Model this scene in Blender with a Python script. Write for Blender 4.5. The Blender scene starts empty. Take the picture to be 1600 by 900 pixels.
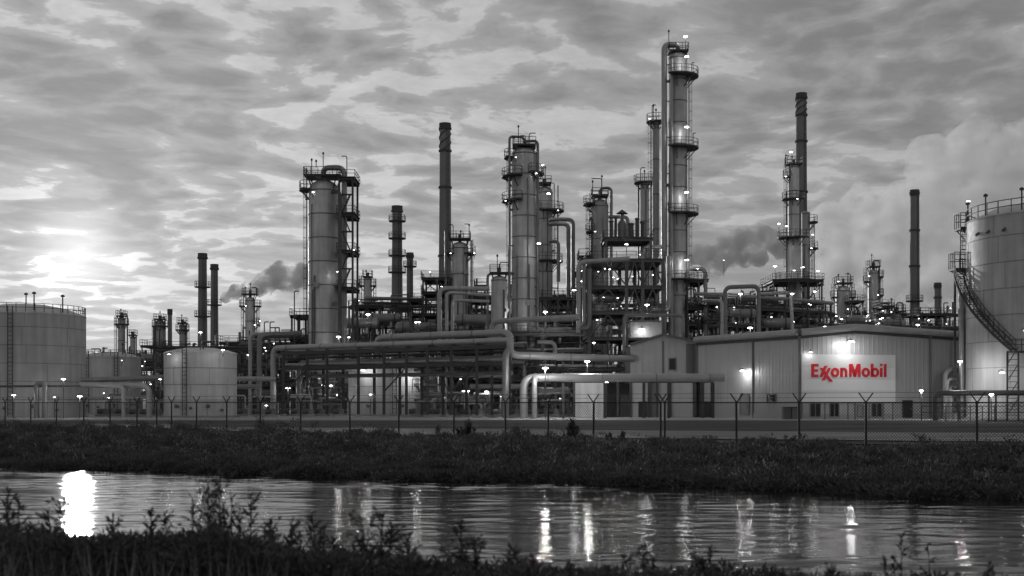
import bpy, math, random
import numpy as np
from mathutils import Vector, Matrix
R = math.radians
sc = bpy.context.scene
COL = sc.collection
# ------------------------------------------------------------------ camera
F, HZ, EYE = 1931.0, 629.0, 2.1          # focal length in photo pixels, horizon row, eye height above the plant ground
cam_d = bpy.data.cameras.new('camera'); cam = bpy.data.objects.new('camera', cam_d); COL.objects.link(cam)
cam.location = (0, 0, EYE); cam.rotation_euler = (R(90), 0, 0)
cam_d.sensor_width = 36.0; cam_d.lens = 36.0 * F / 1600.0
cam_d.shift_y = (HZ - 450.0) / 1600.0
cam_d.clip_start = 0.2; cam_d.clip_end = 9000
cam_d.dof.use_dof = True; cam_d.dof.focus_distance = 150.0; cam_d.dof.aperture_fstop = 2.0
sc.camera = cam
# ------------------------------------------------------------------ sky and sun
SUN_AZ, SUN_EL = R(-19.4), R(6.6)         # azimuth from +Y towards +X
SUN = Vector((math.sin(SUN_AZ) * math.cos(SUN_EL), math.cos(SUN_AZ) * math.cos(SUN_EL), math.sin(SUN_EL)))
world = bpy.data.worlds.new('World'); sc.world = world; world.use_nodes = True
nt = world.node_tree; nt.nodes.clear()
def nd(t, **k):
    n = nt.nodes.new(t)
    for a, b in k.items(): setattr(n, a, b)
    return n
def link(a, b): nt.links.new(a, b)
def mth(op, a, b=None, c=None, clamp=False):
    n = nd('ShaderNodeMath', operation=op); n.use_clamp = clamp
    for i, v in enumerate((a, b, c)):
        if v is None: continue
        if isinstance(v, (int, float)): n.inputs[i].default_value = v
        else: link(v, n.inputs[i])
    return n.outputs[0]
def rng(v, a, b, c=0.0, d=1.0, smooth=True):
    n = nd('ShaderNodeMapRange'); n.interpolation_type = 'SMOOTHSTEP' if smooth else 'LINEAR'; n.clamp = True
    link(v, n.inputs[0])
    for i, x in enumerate((a, b, c, d)): n.inputs[1 + i].default_value = x
    return n.outputs[0]
def mixf(f, a, b):
    n = nd('ShaderNodeMix', data_type='FLOAT')
    for i, v in ((0, f), (2, a), (3, b)):
        if isinstance(v, (int, float)): n.inputs[i].default_value = v
        else: link(v, n.inputs[i])
    return n.outputs[0]
def noise(vec, scale, detail=6, rough=0.55, dist=0.0):
    n = nd('ShaderNodeTexNoise'); n.inputs['Scale'].default_value = scale; n.inputs['Detail'].default_value = detail
    n.inputs['Roughness'].default_value = rough; n.inputs['Distortion'].default_value = dist
    link(vec, n.inputs['Vector']); return n.outputs[0]
def xyz(x, y, z):
    n = nd('ShaderNodeCombineXYZ')
    for i, v in enumerate((x, y, z)):
        if isinstance(v, (int, float)): n.inputs[i].default_value = v
        else: link(v, n.inputs[i])
    return n.outputs[0]
tc = nd('ShaderNodeTexCoord')
sep = nd('ShaderNodeSeparateXYZ'); link(tc.outputs['Generated'], sep.inputs[0])
dx, dy, dz = sep.outputs
sky = nd('ShaderNodeTexSky', sky_type='NISHITA'); sky.sun_disc = False
sky.sun_elevation = SUN_EL; sky.sun_rotation = SUN_AZ; sky.air_density = 1.0; sky.dust_density = 2.0
bw = nd('ShaderNodeRGBToBW'); link(sky.outputs[0], bw.inputs[0])
dot = nd('ShaderNodeVectorMath', operation='DOT_PRODUCT'); link(tc.outputs['Generated'], dot.inputs[0]); dot.inputs[1].default_value = SUN
sund = mth('MAXIMUM', dot.outputs['Value'], 0.0)
zz = mth('MAXIMUM', dz, 0.0)
den = mth('ADD', zz, 0.125)
u = mth('DIVIDE', dx, den); v = mth('DIVIDE', dy, den)
P0 = xyz(u, v, 0.0)
warp = noise(P0, 1.4, 3, 0.5)
P1 = xyz(mth('ADD', u, mth('MULTIPLY', warp, 0.5)), mth('ADD', v, mth('MULTIPLY', warp, 0.35)), 4.2)
n1 = noise(P1, 5.8, 9, 0.56, 0.0)                          # broken stratocumulus cells
vor = nd('ShaderNodeTexVoronoi', feature='SMOOTH_F1'); vor.inputs['Scale'].default_value = 9.5; vor.inputs['Smoothness'].default_value = 0.35; link(P1, vor.inputs['Vector'])
puff = mth('SUBTRACT', 0.62, vor.outputs['Distance'])       # rounded puffs
n2 = noise(xyz(mth('ADD', mth('MULTIPLY', u, 0.55), 5.1), mth('MULTIPLY', v, 0.8), 11.3), 0.72, 3, 0.5, 0.3)   # wide cover
n3 = noise(xyz(mth('ADD', u, 31.0), v, 3.0), 11.0, 8, 0.62, 0.1)   # fine relief inside the clouds
away = mth('SUBTRACT', 1.0, sund)                          # cover closes up away from the sun
cov = mth('ADD', mth('ADD', mth('MULTIPLY', n1, 0.66), mth('MULTIPLY', n2, 0.58)), mth('ADD', mth('MULTIPLY', rng(away, 0.0, 0.22), 0.11), mth('MULTIPLY', mth('POWER', sund, 40.0), 0.095)))
cov = mth('ADD', cov, mth('ADD', mth('MULTIPLY', puff, 0.20), mth('MULTIPLY', n3, 0.28)))
cloud = rng(cov, 0.728, 0.788)
thick = rng(cov, 0.76, 0.95)
skyl = mth('POWER', mth('MAXIMUM', bw.outputs[0], 0.01), 0.21)    # the Nishita sky reduced to grey, as thin cloud softens it
near = mth('POWER', sund, 60.0)
core = mth('POWER', sund, 2200.0)
gap = mth('ADD', mth('MULTIPLY', skyl, 2.4), mth('MULTIPLY', near, 0.1))
gap = mth('MULTIPLY', gap, mth('ADD', 0.66, mth('MULTIPLY', n3, 0.68)))
belly = mth('ADD', 0.80, mth('ADD', mth('MULTIPLY', skyl, 0.80), mth('MULTIPLY', near, 0.35)))
belly = mth('MULTIPLY', belly, mth('ADD', 0.70, mth('MULTIPLY', n3, 0.60)))
belly = mth('MULTIPLY', belly, mixf(thick, 1.30, 0.84))
tot = mixf(cloud, gap, belly)
hz = mth('POWER', mth('SUBTRACT', 1.0, zz), 9.0)           # paler, softer sky low down
tot = mixf(mth('MULTIPLY', hz, 0.64), tot, mth('MULTIPLY', skyl, 2.45))
veil = mth('MULTIPLY', mth('POWER', sund, 220.0), 0.8)
tot = mth('ADD', tot, mth('MULTIPLY', mth('ADD', veil, mth('MULTIPLY', core, 8.0)), mixf(cloud, 1.0, 0.40)))
tot = mth('MULTIPLY', mth('MULTIPLY', tot, 1.36), rng(dz, -0.05, 0.01, 0.35, 1.0))
bg = nd('ShaderNodeBackground'); bg.inputs['Strength'].default_value = 0.1
rgb = nd('ShaderNodeCombineColor')
for i in range(3): link(tot, rgb.inputs[i])
link(rgb.outputs[0], bg.inputs['Color'])
wo = nd('ShaderNodeOutputWorld'); link(bg.outputs[0], wo.inputs['Surface'])
world.cycles.sampling_method = 'MANUAL'; world.cycles.sample_map_resolution = 512
sun_d = bpy.data.lights.new('sun', 'SUN'); sun_d.energy = 1.1; sun_d.angle = R(0.55); sun_d.color = (1, 1, 1)
sun = bpy.data.objects.new('sun', sun_d); COL.objects.link(sun); sun.rotation_euler = SUN.to_track_quat('Z', 'Y').to_euler()
sun.location = (-120, 340, 40)
# ------------------------------------------------------------------ exposure
vs = sc.view_settings; vs.view_transform = 'Standard'; vs.look = 'None'; vs.exposure = 0.0; vs.gamma = 1.0
sc.render.engine = 'CYCLES'
cy = sc.cycles; cy.use_denoising = True; cy.max_bounces = 16; cy.diffuse_bounces = 3; cy.glossy_bounces = 3
cy.volume_bounces = 10; cy.transparent_max_bounces = 8; cy.sample_clamp_indirect = 4.0; cy.volume_step_rate = 1.0; cy.volume_max_steps = 96
cy.caustics_reflective = False; cy.caustics_refractive = False
try: cy.use_light_tree = True
except Exception: pass
rnd = random.Random(11)
ORD = ['first', 'second', 'third', 'fourth', 'fifth', 'sixth', 'seventh', 'eighth', 'ninth', 'tenth', 'eleventh', 'twelfth', 'thirteenth', 'fourteenth', 'fifteenth', 'sixteenth', 'seventeenth', 'eighteenth']
# ------------------------------------------------------------------ pixel + distance -> metres
def gx(x, Y): return (x - 800.0) / F * Y
def gz(y, Y): return EYE + (HZ - y) / F * Y
def W(x, y, Y): return Vector((gx(x, Y), Y, gz(y, Y)))
def G(x, Y): return Vector((gx(x, Y), Y, 0.0))
def S(p, Y): return p / F * Y
# ------------------------------------------------------------------ materials
M = {}
def mat(name, base, rough=0.6, metal=0.0, var=0.25, scale=0.6, streak=0.0, bump=0.0, bscale=20, spec=0.5, rgbc=None, emit=0):
    m = bpy.data.materials.new(name); m.use_nodes = True; t = m.node_tree; b = t.nodes['Principled BSDF']
    b.inputs['Roughness'].default_value = rough; b.inputs['Metallic'].default_value = metal
    b.inputs['Specular IOR Level'].default_value = spec
    c = rgbc or (base, base, base)
    if emit:
        b.inputs['Base Color'].default_value = (*c, 1); b.inputs['Emission Color'].default_value = (1, 1, 1, 1); b.inputs['Emission Strength'].default_value = emit
        m.cycles.emission_sampling = 'NONE'; M[name] = m; return m
    co = t.nodes.new('ShaderNodeTexCoord')
    def nz(sx, sy, sz, sc_, det=5):
        mp = t.nodes.new('ShaderNodeMapping'); mp.inputs['Scale'].default_value = (sx, sy, sz); t.links.new(co.outputs['Object'], mp.inputs[0])
        n = t.nodes.new('ShaderNodeTexNoise'); n.inputs['Scale'].default_value = sc_; n.inputs['Detail'].default_value = det; t.links.new(mp.outputs[0], n.inputs[0])
        return n.outputs[0]
    def mm(op, a, b_):
        n = t.nodes.new('ShaderNodeMath'); n.operation = op
        for i, q in enumerate((a, b_)):
            if isinstance(q, (int, float)): n.inputs[i].default_value = q
            else: t.links.new(q, n.inputs[i])
        return n.outputs[0]
    f = mm('ADD', 1.0 - var, mm('MULTIPLY', nz(1, 1, 1, scale), 2 * var))
    if streak:
        s_ = mm('ADD', 1.0 - streak, mm('MULTIPLY', nz(1, 1, 0.06, 1.7, 6), 2 * streak)); f = mm('MULTIPLY', f, s_)
    oi = t.nodes.new('ShaderNodeObjectInfo'); f = mm('MULTIPLY', f, mm('ADD', 0.9, mm('MULTIPLY', oi.outputs['Random'], 0.2)))
    cc = t.nodes.new('ShaderNodeCombineColor')
    for i in range(3): t.links.new(mm('MULTIPLY', f, c[i]), cc.inputs[i])
    t.links.new(cc.outputs[0], b.inputs['Base Color'])
    if bump:
        bp = t.nodes.new('ShaderNodeBump'); bp.inputs['Strength'].default_value = bump; bp.inputs['Distance'].default_value = 0.05
        t.links.new(nz(1, 1, 1, bscale, 4), bp.inputs['Height']); t.links.new(bp.outputs[0], b.inputs['Normal'])
    t.links.new(mm('ADD', rough - 0.1, mm('MULTIPLY', nz(1, 1, 1, scale * 2.3), 0.2)), b.inputs['Roughness'])
    M[name] = m; return m
mat('clad', 0.58, 0.48, 0.25, 0.28, 0.6, 0.42)
mat('clad_dull', 0.46, 0.55, 0.35, 0.28, 0.6, 0.42)
mat('tank', 0.56, 0.55, 0.0, 0.22, 0.5, 0.34)
mat('tank_seam', 0.30, 0.6, 0.0, 0.3, 0.8, 0.3)
mat('tank_pale', 0.60, 0.55, 0.0, 0.22, 0.5, 0.34)
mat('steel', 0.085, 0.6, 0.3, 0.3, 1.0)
mat('steel_mid', 0.15, 0.55, 0.3, 0.3, 1.0)
mat('pipe', 0.44, 0.42, 0.4, 0.22, 0.7)
mat('pipe_dull', 0.27, 0.45, 0.5, 0.3, 0.7)
mat('pipe_dark', 0.11, 0.5, 0.4, 0.3, 0.7)
mat('stack', 0.25, 0.7, 0.1, 0.18, 0.3, 0.2)
mat('stack_dark', 0.10, 0.7, 0.1, 0.2, 0.3, 0.15)
mat('concrete', 0.42, 0.85, 0, 0.25, 1.2, 0, 0.4)
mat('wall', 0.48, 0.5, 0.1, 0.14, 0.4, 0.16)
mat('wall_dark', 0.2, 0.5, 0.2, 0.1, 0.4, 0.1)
mat('roof_trim', 0.42, 0.45, 0.3, 0.2, 1.1)
mat('panel', 0.84, 0.5, 0, 0.04, 0.5, 0.03)
mat('sign_red', 0.5, 0.45, 0, 0.03, 1, 0, rgbc=(0.72, 0.004, 0.02))
mat('glass', 0.02, 0.12, 0.0, 0.1, 1)
mat('door', 0.3, 0.5, 0, 0.1, 1)
mat('dark_door', 0.03, 0.6, 0, 0.2, 1)
mat('fence', 0.055, 0.5, 0.6, 0.2, 2)
mat('wire', 0.07, 0.5, 0.6, 0.2, 2)
mat('leaf', 0.08, 0.65, 0, 0.45, 1.4, spec=0.2)
mat('leaf_far', 0.12, 0.7, 0, 0.65, 0.7, spec=0.2)
mat('leaf_pale', 0.26, 0.7, 0, 0.45, 0.6, spec=0.2)
mat('stem', 0.04, 0.7, 0, 0.2, 3)
mat('lamp', 1.0, 0.5, emit=14.0)
mat('lamp_flood', 1.0, 0.5, emit=20.0)
mat('lamp_soft', 1.0, 0.5, emit=8.0)
# ------------------------------------------------------------------ mesh builder
class MB:
    def __init__(s): s.v = []; s.f = []; s.sm = []
    def add(s, vs_, fs, smooth=False):
        o = len(s.v); s.v.extend(vs_); s.f.extend([tuple(i + o for i in f) for f in fs]); s.sm.extend([smooth] * len(fs)); return s
    def box(s, c, d, rz=0.0):
        hx, hy, hz = d[0] / 2, d[1] / 2, d[2] / 2; cs, sn = math.cos(rz), math.sin(rz)
        vv = []
        for z in (-hz, hz):
            for x, y in ((-hx, -hy), (hx, -hy), (hx, hy), (-hx, hy)):
                vv.append((c[0] + x * cs - y * sn, c[1] + x * sn + y * cs, c[2] + z))
        return s.add(vv, [(0, 3, 2, 1), (4, 5, 6, 7), (0, 1, 5, 4), (1, 2, 6, 5), (2, 3, 7, 6), (3, 0, 4, 7)])
    def beam(s, a, b, w, h, prof='box'):
        a = Vector(a); b = Vector(b); d = (b - a).normalized()
        up = Vector((0, 0, 1)) if abs(d.z) < 0.95 else Vector((0, 1, 0))
        sd = d.cross(up).normalized(); up = sd.cross(d)
        if prof == 'H':
            t = 0.14
            p = [(-.5, -.5), (.5, -.5), (.5, -.5 + t), (t / 2, -.5 + t), (t / 2, .5 - t), (.5, .5 - t), (.5, .5), (-.5, .5), (-.5, .5 - t), (-t / 2, .5 - t), (-t / 2, -.5 + t), (-.5, -.5 + t)]
        else: p = [(-.5, -.5), (.5, -.5), (.5, .5), (-.5, .5)]
        n = len(p); vv = [tuple(q + sd * (x * w) + up * (y * h)) for q in (a, b) for x, y in p]
        fs = [(i, (i + 1) % n, n + (i + 1) % n, n + i) for i in range(n)]
        return s.add(vv, fs + [tuple(range(n - 1, -1, -1)), tuple(range(n, 2 * n))])
    def cyl(s, a, b, r, r2=None, n=10, caps=True, smooth=True):
        return s.sweep([Vector(a), Vector(b)], [r, r if r2 is None else r2], n, caps, smooth)
    def sweep(s, pts, rad, n=8, caps=True, smooth=True):
        N = len(pts); rings = []
        d0 = (pts[1] - pts[0]).normalized()
        up = Vector((0, 0, 1)) if abs(d0.z) < 0.9 else Vector((1, 0, 0))
        sd = d0.cross(up).normalized()
        vv = []
        for i in range(N):
            if i == 0: d = d0
            elif i == N - 1: d = (pts[-1] - pts[-2]).normalized()
            else: d = ((pts[i] - pts[i - 1]).normalized() + (pts[i + 1] - pts[i]).normalized()).normalized()
            sd = (sd - d * sd.dot(d)).normalized(); u2 = d.cross(sd)
            for k in range(n):
                a = 2 * math.pi * k / n
                vv.append(tuple(pts[i] + sd * (math.cos(a) * rad[i]) + u2 * (math.sin(a) * rad[i])))
        fs = [(i * n + k, i * n + (k + 1) % n, (i + 1) * n + (k + 1) % n, (i + 1) * n + k) for i in range(N - 1) for k in range(n)]
        s.add(vv, fs, smooth)
        if caps:
            s.add(vv[:n], [tuple(range(n - 1, -1, -1))]); s.add(vv[-n:], [tuple(range(n))])
        return s
    def tube(s, pts, r, n=10, bend=None, caps=True):
        return s.sweep(*fillet(pts, r, bend), n, caps)
    def lathe(s, c, prof, n=32, a0=0.0, a1=2 * math.pi, smooth=True):
        full = abs(a1 - a0 - 2 * math.pi) < 1e-6; m = n if full else n + 1; vv = []
        for r, z in prof:
            for k in range(m):
                a = a0 + (a1 - a0) * k / n; vv.append((c[0] + r * math.cos(a), c[1] + r * math.sin(a), c[2] + z))
        fs = []
        for i in range(len(prof) - 1):
            for k in range(n):
                k2 = (k + 1) % m; fs.append((i * m + k, i * m + k2, (i + 1) * m + k2, (i + 1) * m + k))
        return s.add(vv, fs, smooth)
    def sector(s, c, r0, r1, a0, a1, t, n=None):
        n = n or max(3, int((a1 - a0) / R(12))); vv = []; fs = []
        for k in range(n + 1):
            a = a0 + (a1 - a0) * k / n; ca, sa = math.cos(a), math.sin(a)
            for r, z in ((r0, 0), (r1, 0), (r1, -t), (r0, -t)): vv.append((c[0] + r * ca, c[1] + r * sa, c[2] + z))
        for k in range(n):
            o = 4 * k
            for j in range(4): fs.append((o + j, o + (j + 1) % 4, o + 4 + (j + 1) % 4, o + 4 + j))
        fs += [(0, 1, 2, 3), tuple(4 * n + i for i in (3, 2, 1, 0))]
        return s.add(vv, fs)
    def rail(s, pts, h=1.15, r=0.045, step=1.6, closed=False):
        pts = [Vector(p) for p in pts]
        if closed: pts = pts + [pts[0]]
        for a, b in zip(pts, pts[1:]):
            L = (b - a).length; k = max(1, round(L / step))
            for i in range(k): p = a + (b - a) * (i / k); s.beam(p, p + Vector((0, 0, h)), r * 1.6, r * 1.6)
            for z in (h, h * 0.52): s.beam(a + Vector((0, 0, z)), b + Vector((0, 0, z)), r * 1.5, r * 1.5)
        s.beam(pts[-1], pts[-1] + Vector((0, 0, h)), r * 1.6, r * 1.6)
        return s
    def ladder(s, a, b, side, w=0.5, r=0.05, step=0.55):
        a = Vector(a); b = Vector(b); side = Vector(side).normalized() * (w / 2)
        for q in (-1, 1): s.beam(a + side * q, b + side * q, r * 1.5, r * 1.5)
        L = (b - a).length; k = int(L / step)
        for i in range(1, k): p = a + (b - a) * (i / k); s.beam(p - side, p + side, r, r)
        return s
    def mesh(s, name, o):
        me = bpy.data.meshes.new(name)
        me.from_pydata([(a - o.x, b - o.y, c - o.z) for a, b, c in s.v], [], s.f)
        me.polygons.foreach_set('use_smooth', s.sm); me.update(); return me
    def build(s, name, m, parent=None, label=None):
        o = ORG.get(parent.name, Vector()) if parent else Vector()
        me = s.mesh(name, o); me.materials.append(M[m])
        ob = bpy.data.objects.new(name, me); COL.objects.link(ob)
        if parent: ob.parent = parent
        ORG[ob.name] = o
        if label: ob['label'] = label
        return ob
ORG = {}
def fillet(pts, r, bend=None):
    pts = [Vector(p) for p in pts]; b = bend or r * 2.6; out = [pts[0]]
    for i in range(1, len(pts) - 1):
        p, a, c = pts[i], pts[i - 1], pts[i + 1]
        d1 = (a - p); d2 = (c - p); l = min(b, d1.length * 0.45, d2.length * 0.45)
        if d1.length < 1e-6 or d2.length < 1e-6: continue
        s_ = p + d1.normalized() * l; e = p + d2.normalized() * l
        for k in range(6):
            t = k / 5; out.append(s_ * (1 - t) ** 2 + p * (2 * t * (1 - t)) + e * t * t)
    out.append(pts[-1])
    return out, [r] * len(out)
def tag(o, label=None, cat=None, group=None, kind=None):
    if label: o['label'] = label
    if cat: o['category'] = cat
    if group: o['group'] = group
    o['kind'] = kind or 'thing'
    return o
def thing(name, label, cat, loc, group=None):
    o = bpy.data.objects.new(name, None); COL.objects.link(o); o.location = loc; o.empty_display_size = 0.5
    ORG[o.name] = Vector(loc); return tag(o, label, cat, group)
def structure(ob): ob['kind'] = 'structure'; return ob
# ================================================================== THE SETTING
def edge_far(X): return 39.6 - 0.48 * X + 0.5 * np.sin(X * 0.35) + 0.35 * np.sin(X * 0.9 + 1.0) + 0.22 * np.sin(X * 2.1 + .4)
def edge_near(X): return 14.0 - 0.12 * X
def sstep(t): t = np.clip(t, 0, 1); return t * t * (3 - 2 * t)
WATER_Z = -0.45
def ground_z(X, Y):
    s = Y - edge_far(X); far = np.where(s < 0, WATER_Z - 0.1 + np.maximum(s * 0.4, -1.6), WATER_Z - 0.1 + (0.1 - WATER_Z) * sstep(s / 12.0))
    s2 = edge_near(X) - Y; near = np.where(s2 < 0, WATER_Z - 0.1 + np.maximum(s2 * 0.4, -1.6), WATER_Z - 0.1 + 1.0 * sstep(s2 / 5.0))
    z = np.maximum(far, near)
    return z + 0.03 * np.sin(X * 1.3 + Y * .7) * np.sin(Y * 1.1 - X * .4) * (Y < 90)
def sheet(name, xs, ys, zf, m):
    X, Y = np.meshgrid(np.array(xs), np.array(ys)); Z = zf(X, Y); nx, ny = len(xs), len(ys)
    v = np.stack([X, Y, Z], -1).reshape(-1, 3)
    i = np.arange(nx * ny).reshape(ny, nx)
    f = np.stack([i[:-1, :-1], i[:-1, 1:], i[1:, 1:], i[1:, :-1]], -1).reshape(-1, 4)
    me = bpy.data.meshes.new(name); me.vertices.add(len(v)); me.vertices.foreach_set('co', v.ravel())
    me.loops.add(f.size); me.loops.foreach_set('vertex_index', f.ravel()); me.polygons.add(len(f))
    me.polygons.foreach_set('loop_start', np.arange(0, f.size, 4)); me.polygons.foreach_set('loop_total', np.full(len(f), 4))
    me.polygons.foreach_set('use_smooth', np.ones(len(f), bool)); me.update(); me.validate()
    me.materials.append(m); ob = bpy.data.objects.new(name, me); COL.objects.link(ob); return ob
def lines(lo, hi, d, outer):
    return [-o for o in outer[::-1]] + list(np.arange(lo, hi + 1e-6, d)) + outer
def ground_mat(name, c0, c1, scale, bump):
    m = bpy.data.materials.new(name); m.use_nodes = True; t = m.node_tree; b = t.nodes['Principled BSDF']; b.inputs['Roughness'].default_value = 0.95
    b.inputs['Specular IOR Level'].default_value = 0.15
    co = t.nodes.new('ShaderNodeTexCoord')
    n = t.nodes.new('ShaderNodeTexNoise'); n.inputs['Scale'].default_value = scale; n.inputs['Detail'].default_value = 8; n.inputs['Roughness'].default_value = 0.65
    n2 = t.nodes.new('ShaderNodeTexNoise'); n2.inputs['Scale'].default_value = 9; n2.inputs['Detail'].default_value = 6
    ml = t.nodes.new('ShaderNodeMapping'); ml.inputs['Scale'].default_value = (0.35, 1.0, 1.0); ml.inputs['Rotation'].default_value = (0, 0, R(16))
    t.links.new(co.outputs['Object'], ml.inputs[0]); t.links.new(ml.outputs[0], n.inputs[0]); t.links.new(co.outputs['Object'], n2.inputs[0])
    ad = t.nodes.new('ShaderNodeMath'); ad.operation = 'MULTIPLY_ADD'; ad.inputs[1].default_value = 0.35; t.links.new(n2.outputs[0], ad.inputs[0]); t.links.new(n.outputs[0], ad.inputs[2])
    rp = t.nodes.new('ShaderNodeValToRGB'); rp.color_ramp.elements[0].position = 0.5; rp.color_ramp.elements[0].color = (c0, c0, c0, 1)
    rp.color_ramp.elements[1].position = 0.85; rp.color_ramp.elements[1].color = (c1, c1, c1, 1); t.links.new(ad.outputs[0], rp.inputs[0]); t.links.new(rp.outputs[0], b.inputs['Base Color'])
    bp = t.nodes.new('ShaderNodeBump'); bp.inputs['Strength'].default_value = bump; bp.inputs['Distance'].default_value = 0.05; t.links.new(n2.outputs[0], bp.inputs['Height']); t.links.new(bp.outputs[0], b.inputs['Normal'])
    return m
out = [75, 100, 140, 200, 300, 500, 900, 1600, 3000, 5000]
gr = sheet('ground', lines(-64, 64, 1.0, out), [-400, -150, -60, -25, -10, 0] + list(np.arange(1, 120, 1.0)) + [125, 135, 150, 180, 230, 320, 500, 900, 1800, 5000], ground_z, ground_mat('grassy_soil', 0.045, 0.19, 0.18, 0.8))
structure(gr)
# gravel yard road between the fence and the plant, and the concrete apron with its kerb
def strip(name, pts, z, m):
    me = bpy.data.meshes.new(name); me.from_pydata([(x, y, z) for x, y in pts], [], [tuple(range(len(pts)))]); me.update(); me.materials.append(m)
    ob = bpy.data.objects.new(name, me); COL.objects.link(ob); return structure(ob)
def rl(X, c): return c - 0.34 * X
strip('gravel_road', [(-70, rl(-70, 74)), (70, rl(70, 74)), (70, rl(70, 95)), (-70, rl(-70, 95))], 0.05, ground_mat('gravel', 0.22, 0.48, 0.25, 0.6))
strip('service_track', [(-70, rl(-70, 63) + 4), (70, rl(70, 63) + 4), (70, rl(70, 66) + 4), (-70, rl(-70, 66) + 4)], 0.05, ground_mat('track_gravel', 0.09, 0.17, 0.4, 0.6))
b_ = MB(); b_.box((5, 235, 0.03), (460, 185, 0.14)); a_ = b_.build('concrete_apron', 'concrete'); structure(a_)
# ------------------------------------------------------------------ water
def water_z(X, Y):
    z = np.zeros_like(X); r = np.random.RandomState(3)
    for k in range(60):
        lam = 0.26 * (6.0 ** r.rand()); th = R(90) + r.normal(0, 0.32); kx, ky = 2 * math.pi / lam * math.cos(th), 2 * math.pi / lam * math.sin(th)
        z += 0.0019 * lam * np.sin(kx * X + ky * Y + r.rand() * 6.28)
    pat = 0.55 + 0.45 * np.sin(X * 0.07 + 1.7 * np.sin(Y * 0.33) + Y * 0.55) * np.sin(Y * 0.21 + X * 0.05 + .6)
    return WATER_Z + z * (0.15 + 1.15 * np.clip(pat, 0, 1) ** 1.5 + 0.25 * np.sin(X * .9 + Y * 1.3) * np.sin(X * .31 - Y * .8)) * ((Y > 10) & (Y < 60))
wm = bpy.data.materials.new('water'); wm.use_nodes = True; t = wm.node_tree; b = t.nodes['Principled BSDF']
b.inputs['Base Color'].default_value = (0.012, 0.012, 0.012, 1); b.inputs['Roughness'].default_value = 0.04; b.inputs['IOR'].default_value = 1.42
co = t.nodes.new('ShaderNodeTexCoord'); hs = []
for sx, sy, s_, d in ((0.5, 1.0, 4.0, 5), (0.8, 1.0, 9.0, 3)):
    mp = t.nodes.new('ShaderNodeMapping'); mp.inputs['Scale'].default_value = (sx, sy, 1); t.links.new(co.outputs['Object'], mp.inputs[0])
    n = t.nodes.new('ShaderNodeTexNoise'); n.inputs['Scale'].default_value = s_; n.inputs['Detail'].default_value = d; t.links.new(mp.outputs[0], n.inputs[0]); hs.append(n.outputs[0])
ad = t.nodes.new('ShaderNodeMath'); ad.operation = 'MULTIPLY_ADD'; ad.inputs[1].default_value = 0.5; t.links.new(hs[1], ad.inputs[0]); t.links.new(hs[0], ad.inputs[2])
bp = t.nodes.new('ShaderNodeBump'); bp.inputs['Strength'].default_value = 0.5; bp.inputs['Distance'].default_value = 0.014
t.links.new(ad.outputs[0], bp.inputs['Height']); t.links.new(bp.outputs[0], b.inputs['Normal'])
wt = sheet('water', lines(-30, 28, 0.15, [38, 52, 70, 110, 200, 400, 900]), [8, 11, 13] + list(np.arange(15, 52, 0.09)) + [54, 58] + [66, 75, 100, 160, 300, 600], water_z, wm)
structure(wt)
# ------------------------------------------------------------------ vegetation
def leaves_mesh(name, P, D, L, Wd, m, rs):
    n = len(P); up = rs.normal(size=(n, 3)); D = D / np.linalg.norm(D, axis=1, keepdims=True)
    sd = np.cross(D, up); sd /= np.linalg.norm(sd, axis=1, keepdims=True) + 1e-9
    L = L[:, None]; Wd = Wd[:, None]
    v = np.stack([P, P + D * L * .45 + sd * Wd * .5, P + D * L, P + D * L * .45 - sd * Wd * .5], 1).reshape(-1, 3)
    f = np.arange(4 * n).reshape(-1, 4)
    me = bpy.data.meshes.new(name); me.vertices.add(len(v)); me.vertices.foreach_set('co', v.ravel()); me.loops.add(f.size); me.loops.foreach_set('vertex_index', f.ravel())
    me.polygons.add(n); me.polygons.foreach_set('loop_start', np.arange(0, 4 * n, 4)); me.polygons.foreach_set('loop_total', np.full(n, 4)); me.update()
    me.materials.append(M[m]); return me
def fence_y(X): return 66.0 - 0.88 * X
def clumps(rs, cx, cy, cr, ch, per, Lr, Wr, z0):
    n = len(cx); k = np.repeat(np.arange(n), per); th = rs.rand(len(k)) * 6.283; q = np.sqrt(rs.rand(len(k)))
    hh = rs.rand(len(k)) ** 0.6
    X = cx[k] + np.cos(th) * q * cr[k] * (1.05 - 0.6 * hh); Y = cy[k] + np.sin(th) * q * cr[k] * (1.05 - 0.6 * hh); Z = z0[k] + hh * ch[k]
    D = np.stack([np.cos(th) * q, np.sin(th) * q, 0.5 + 0.9 * rs.rand(len(k))], 1) + rs.normal(0, .45, (len(k), 3))
    return np.stack([X, Y, Z], 1), D, Lr[0] + (Lr[1] - Lr[0]) * rs.rand(len(k)), Wr[0] + (Wr[1] - Wr[0]) * rs.rand(len(k))
rs = np.random.RandomState(5)
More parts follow.
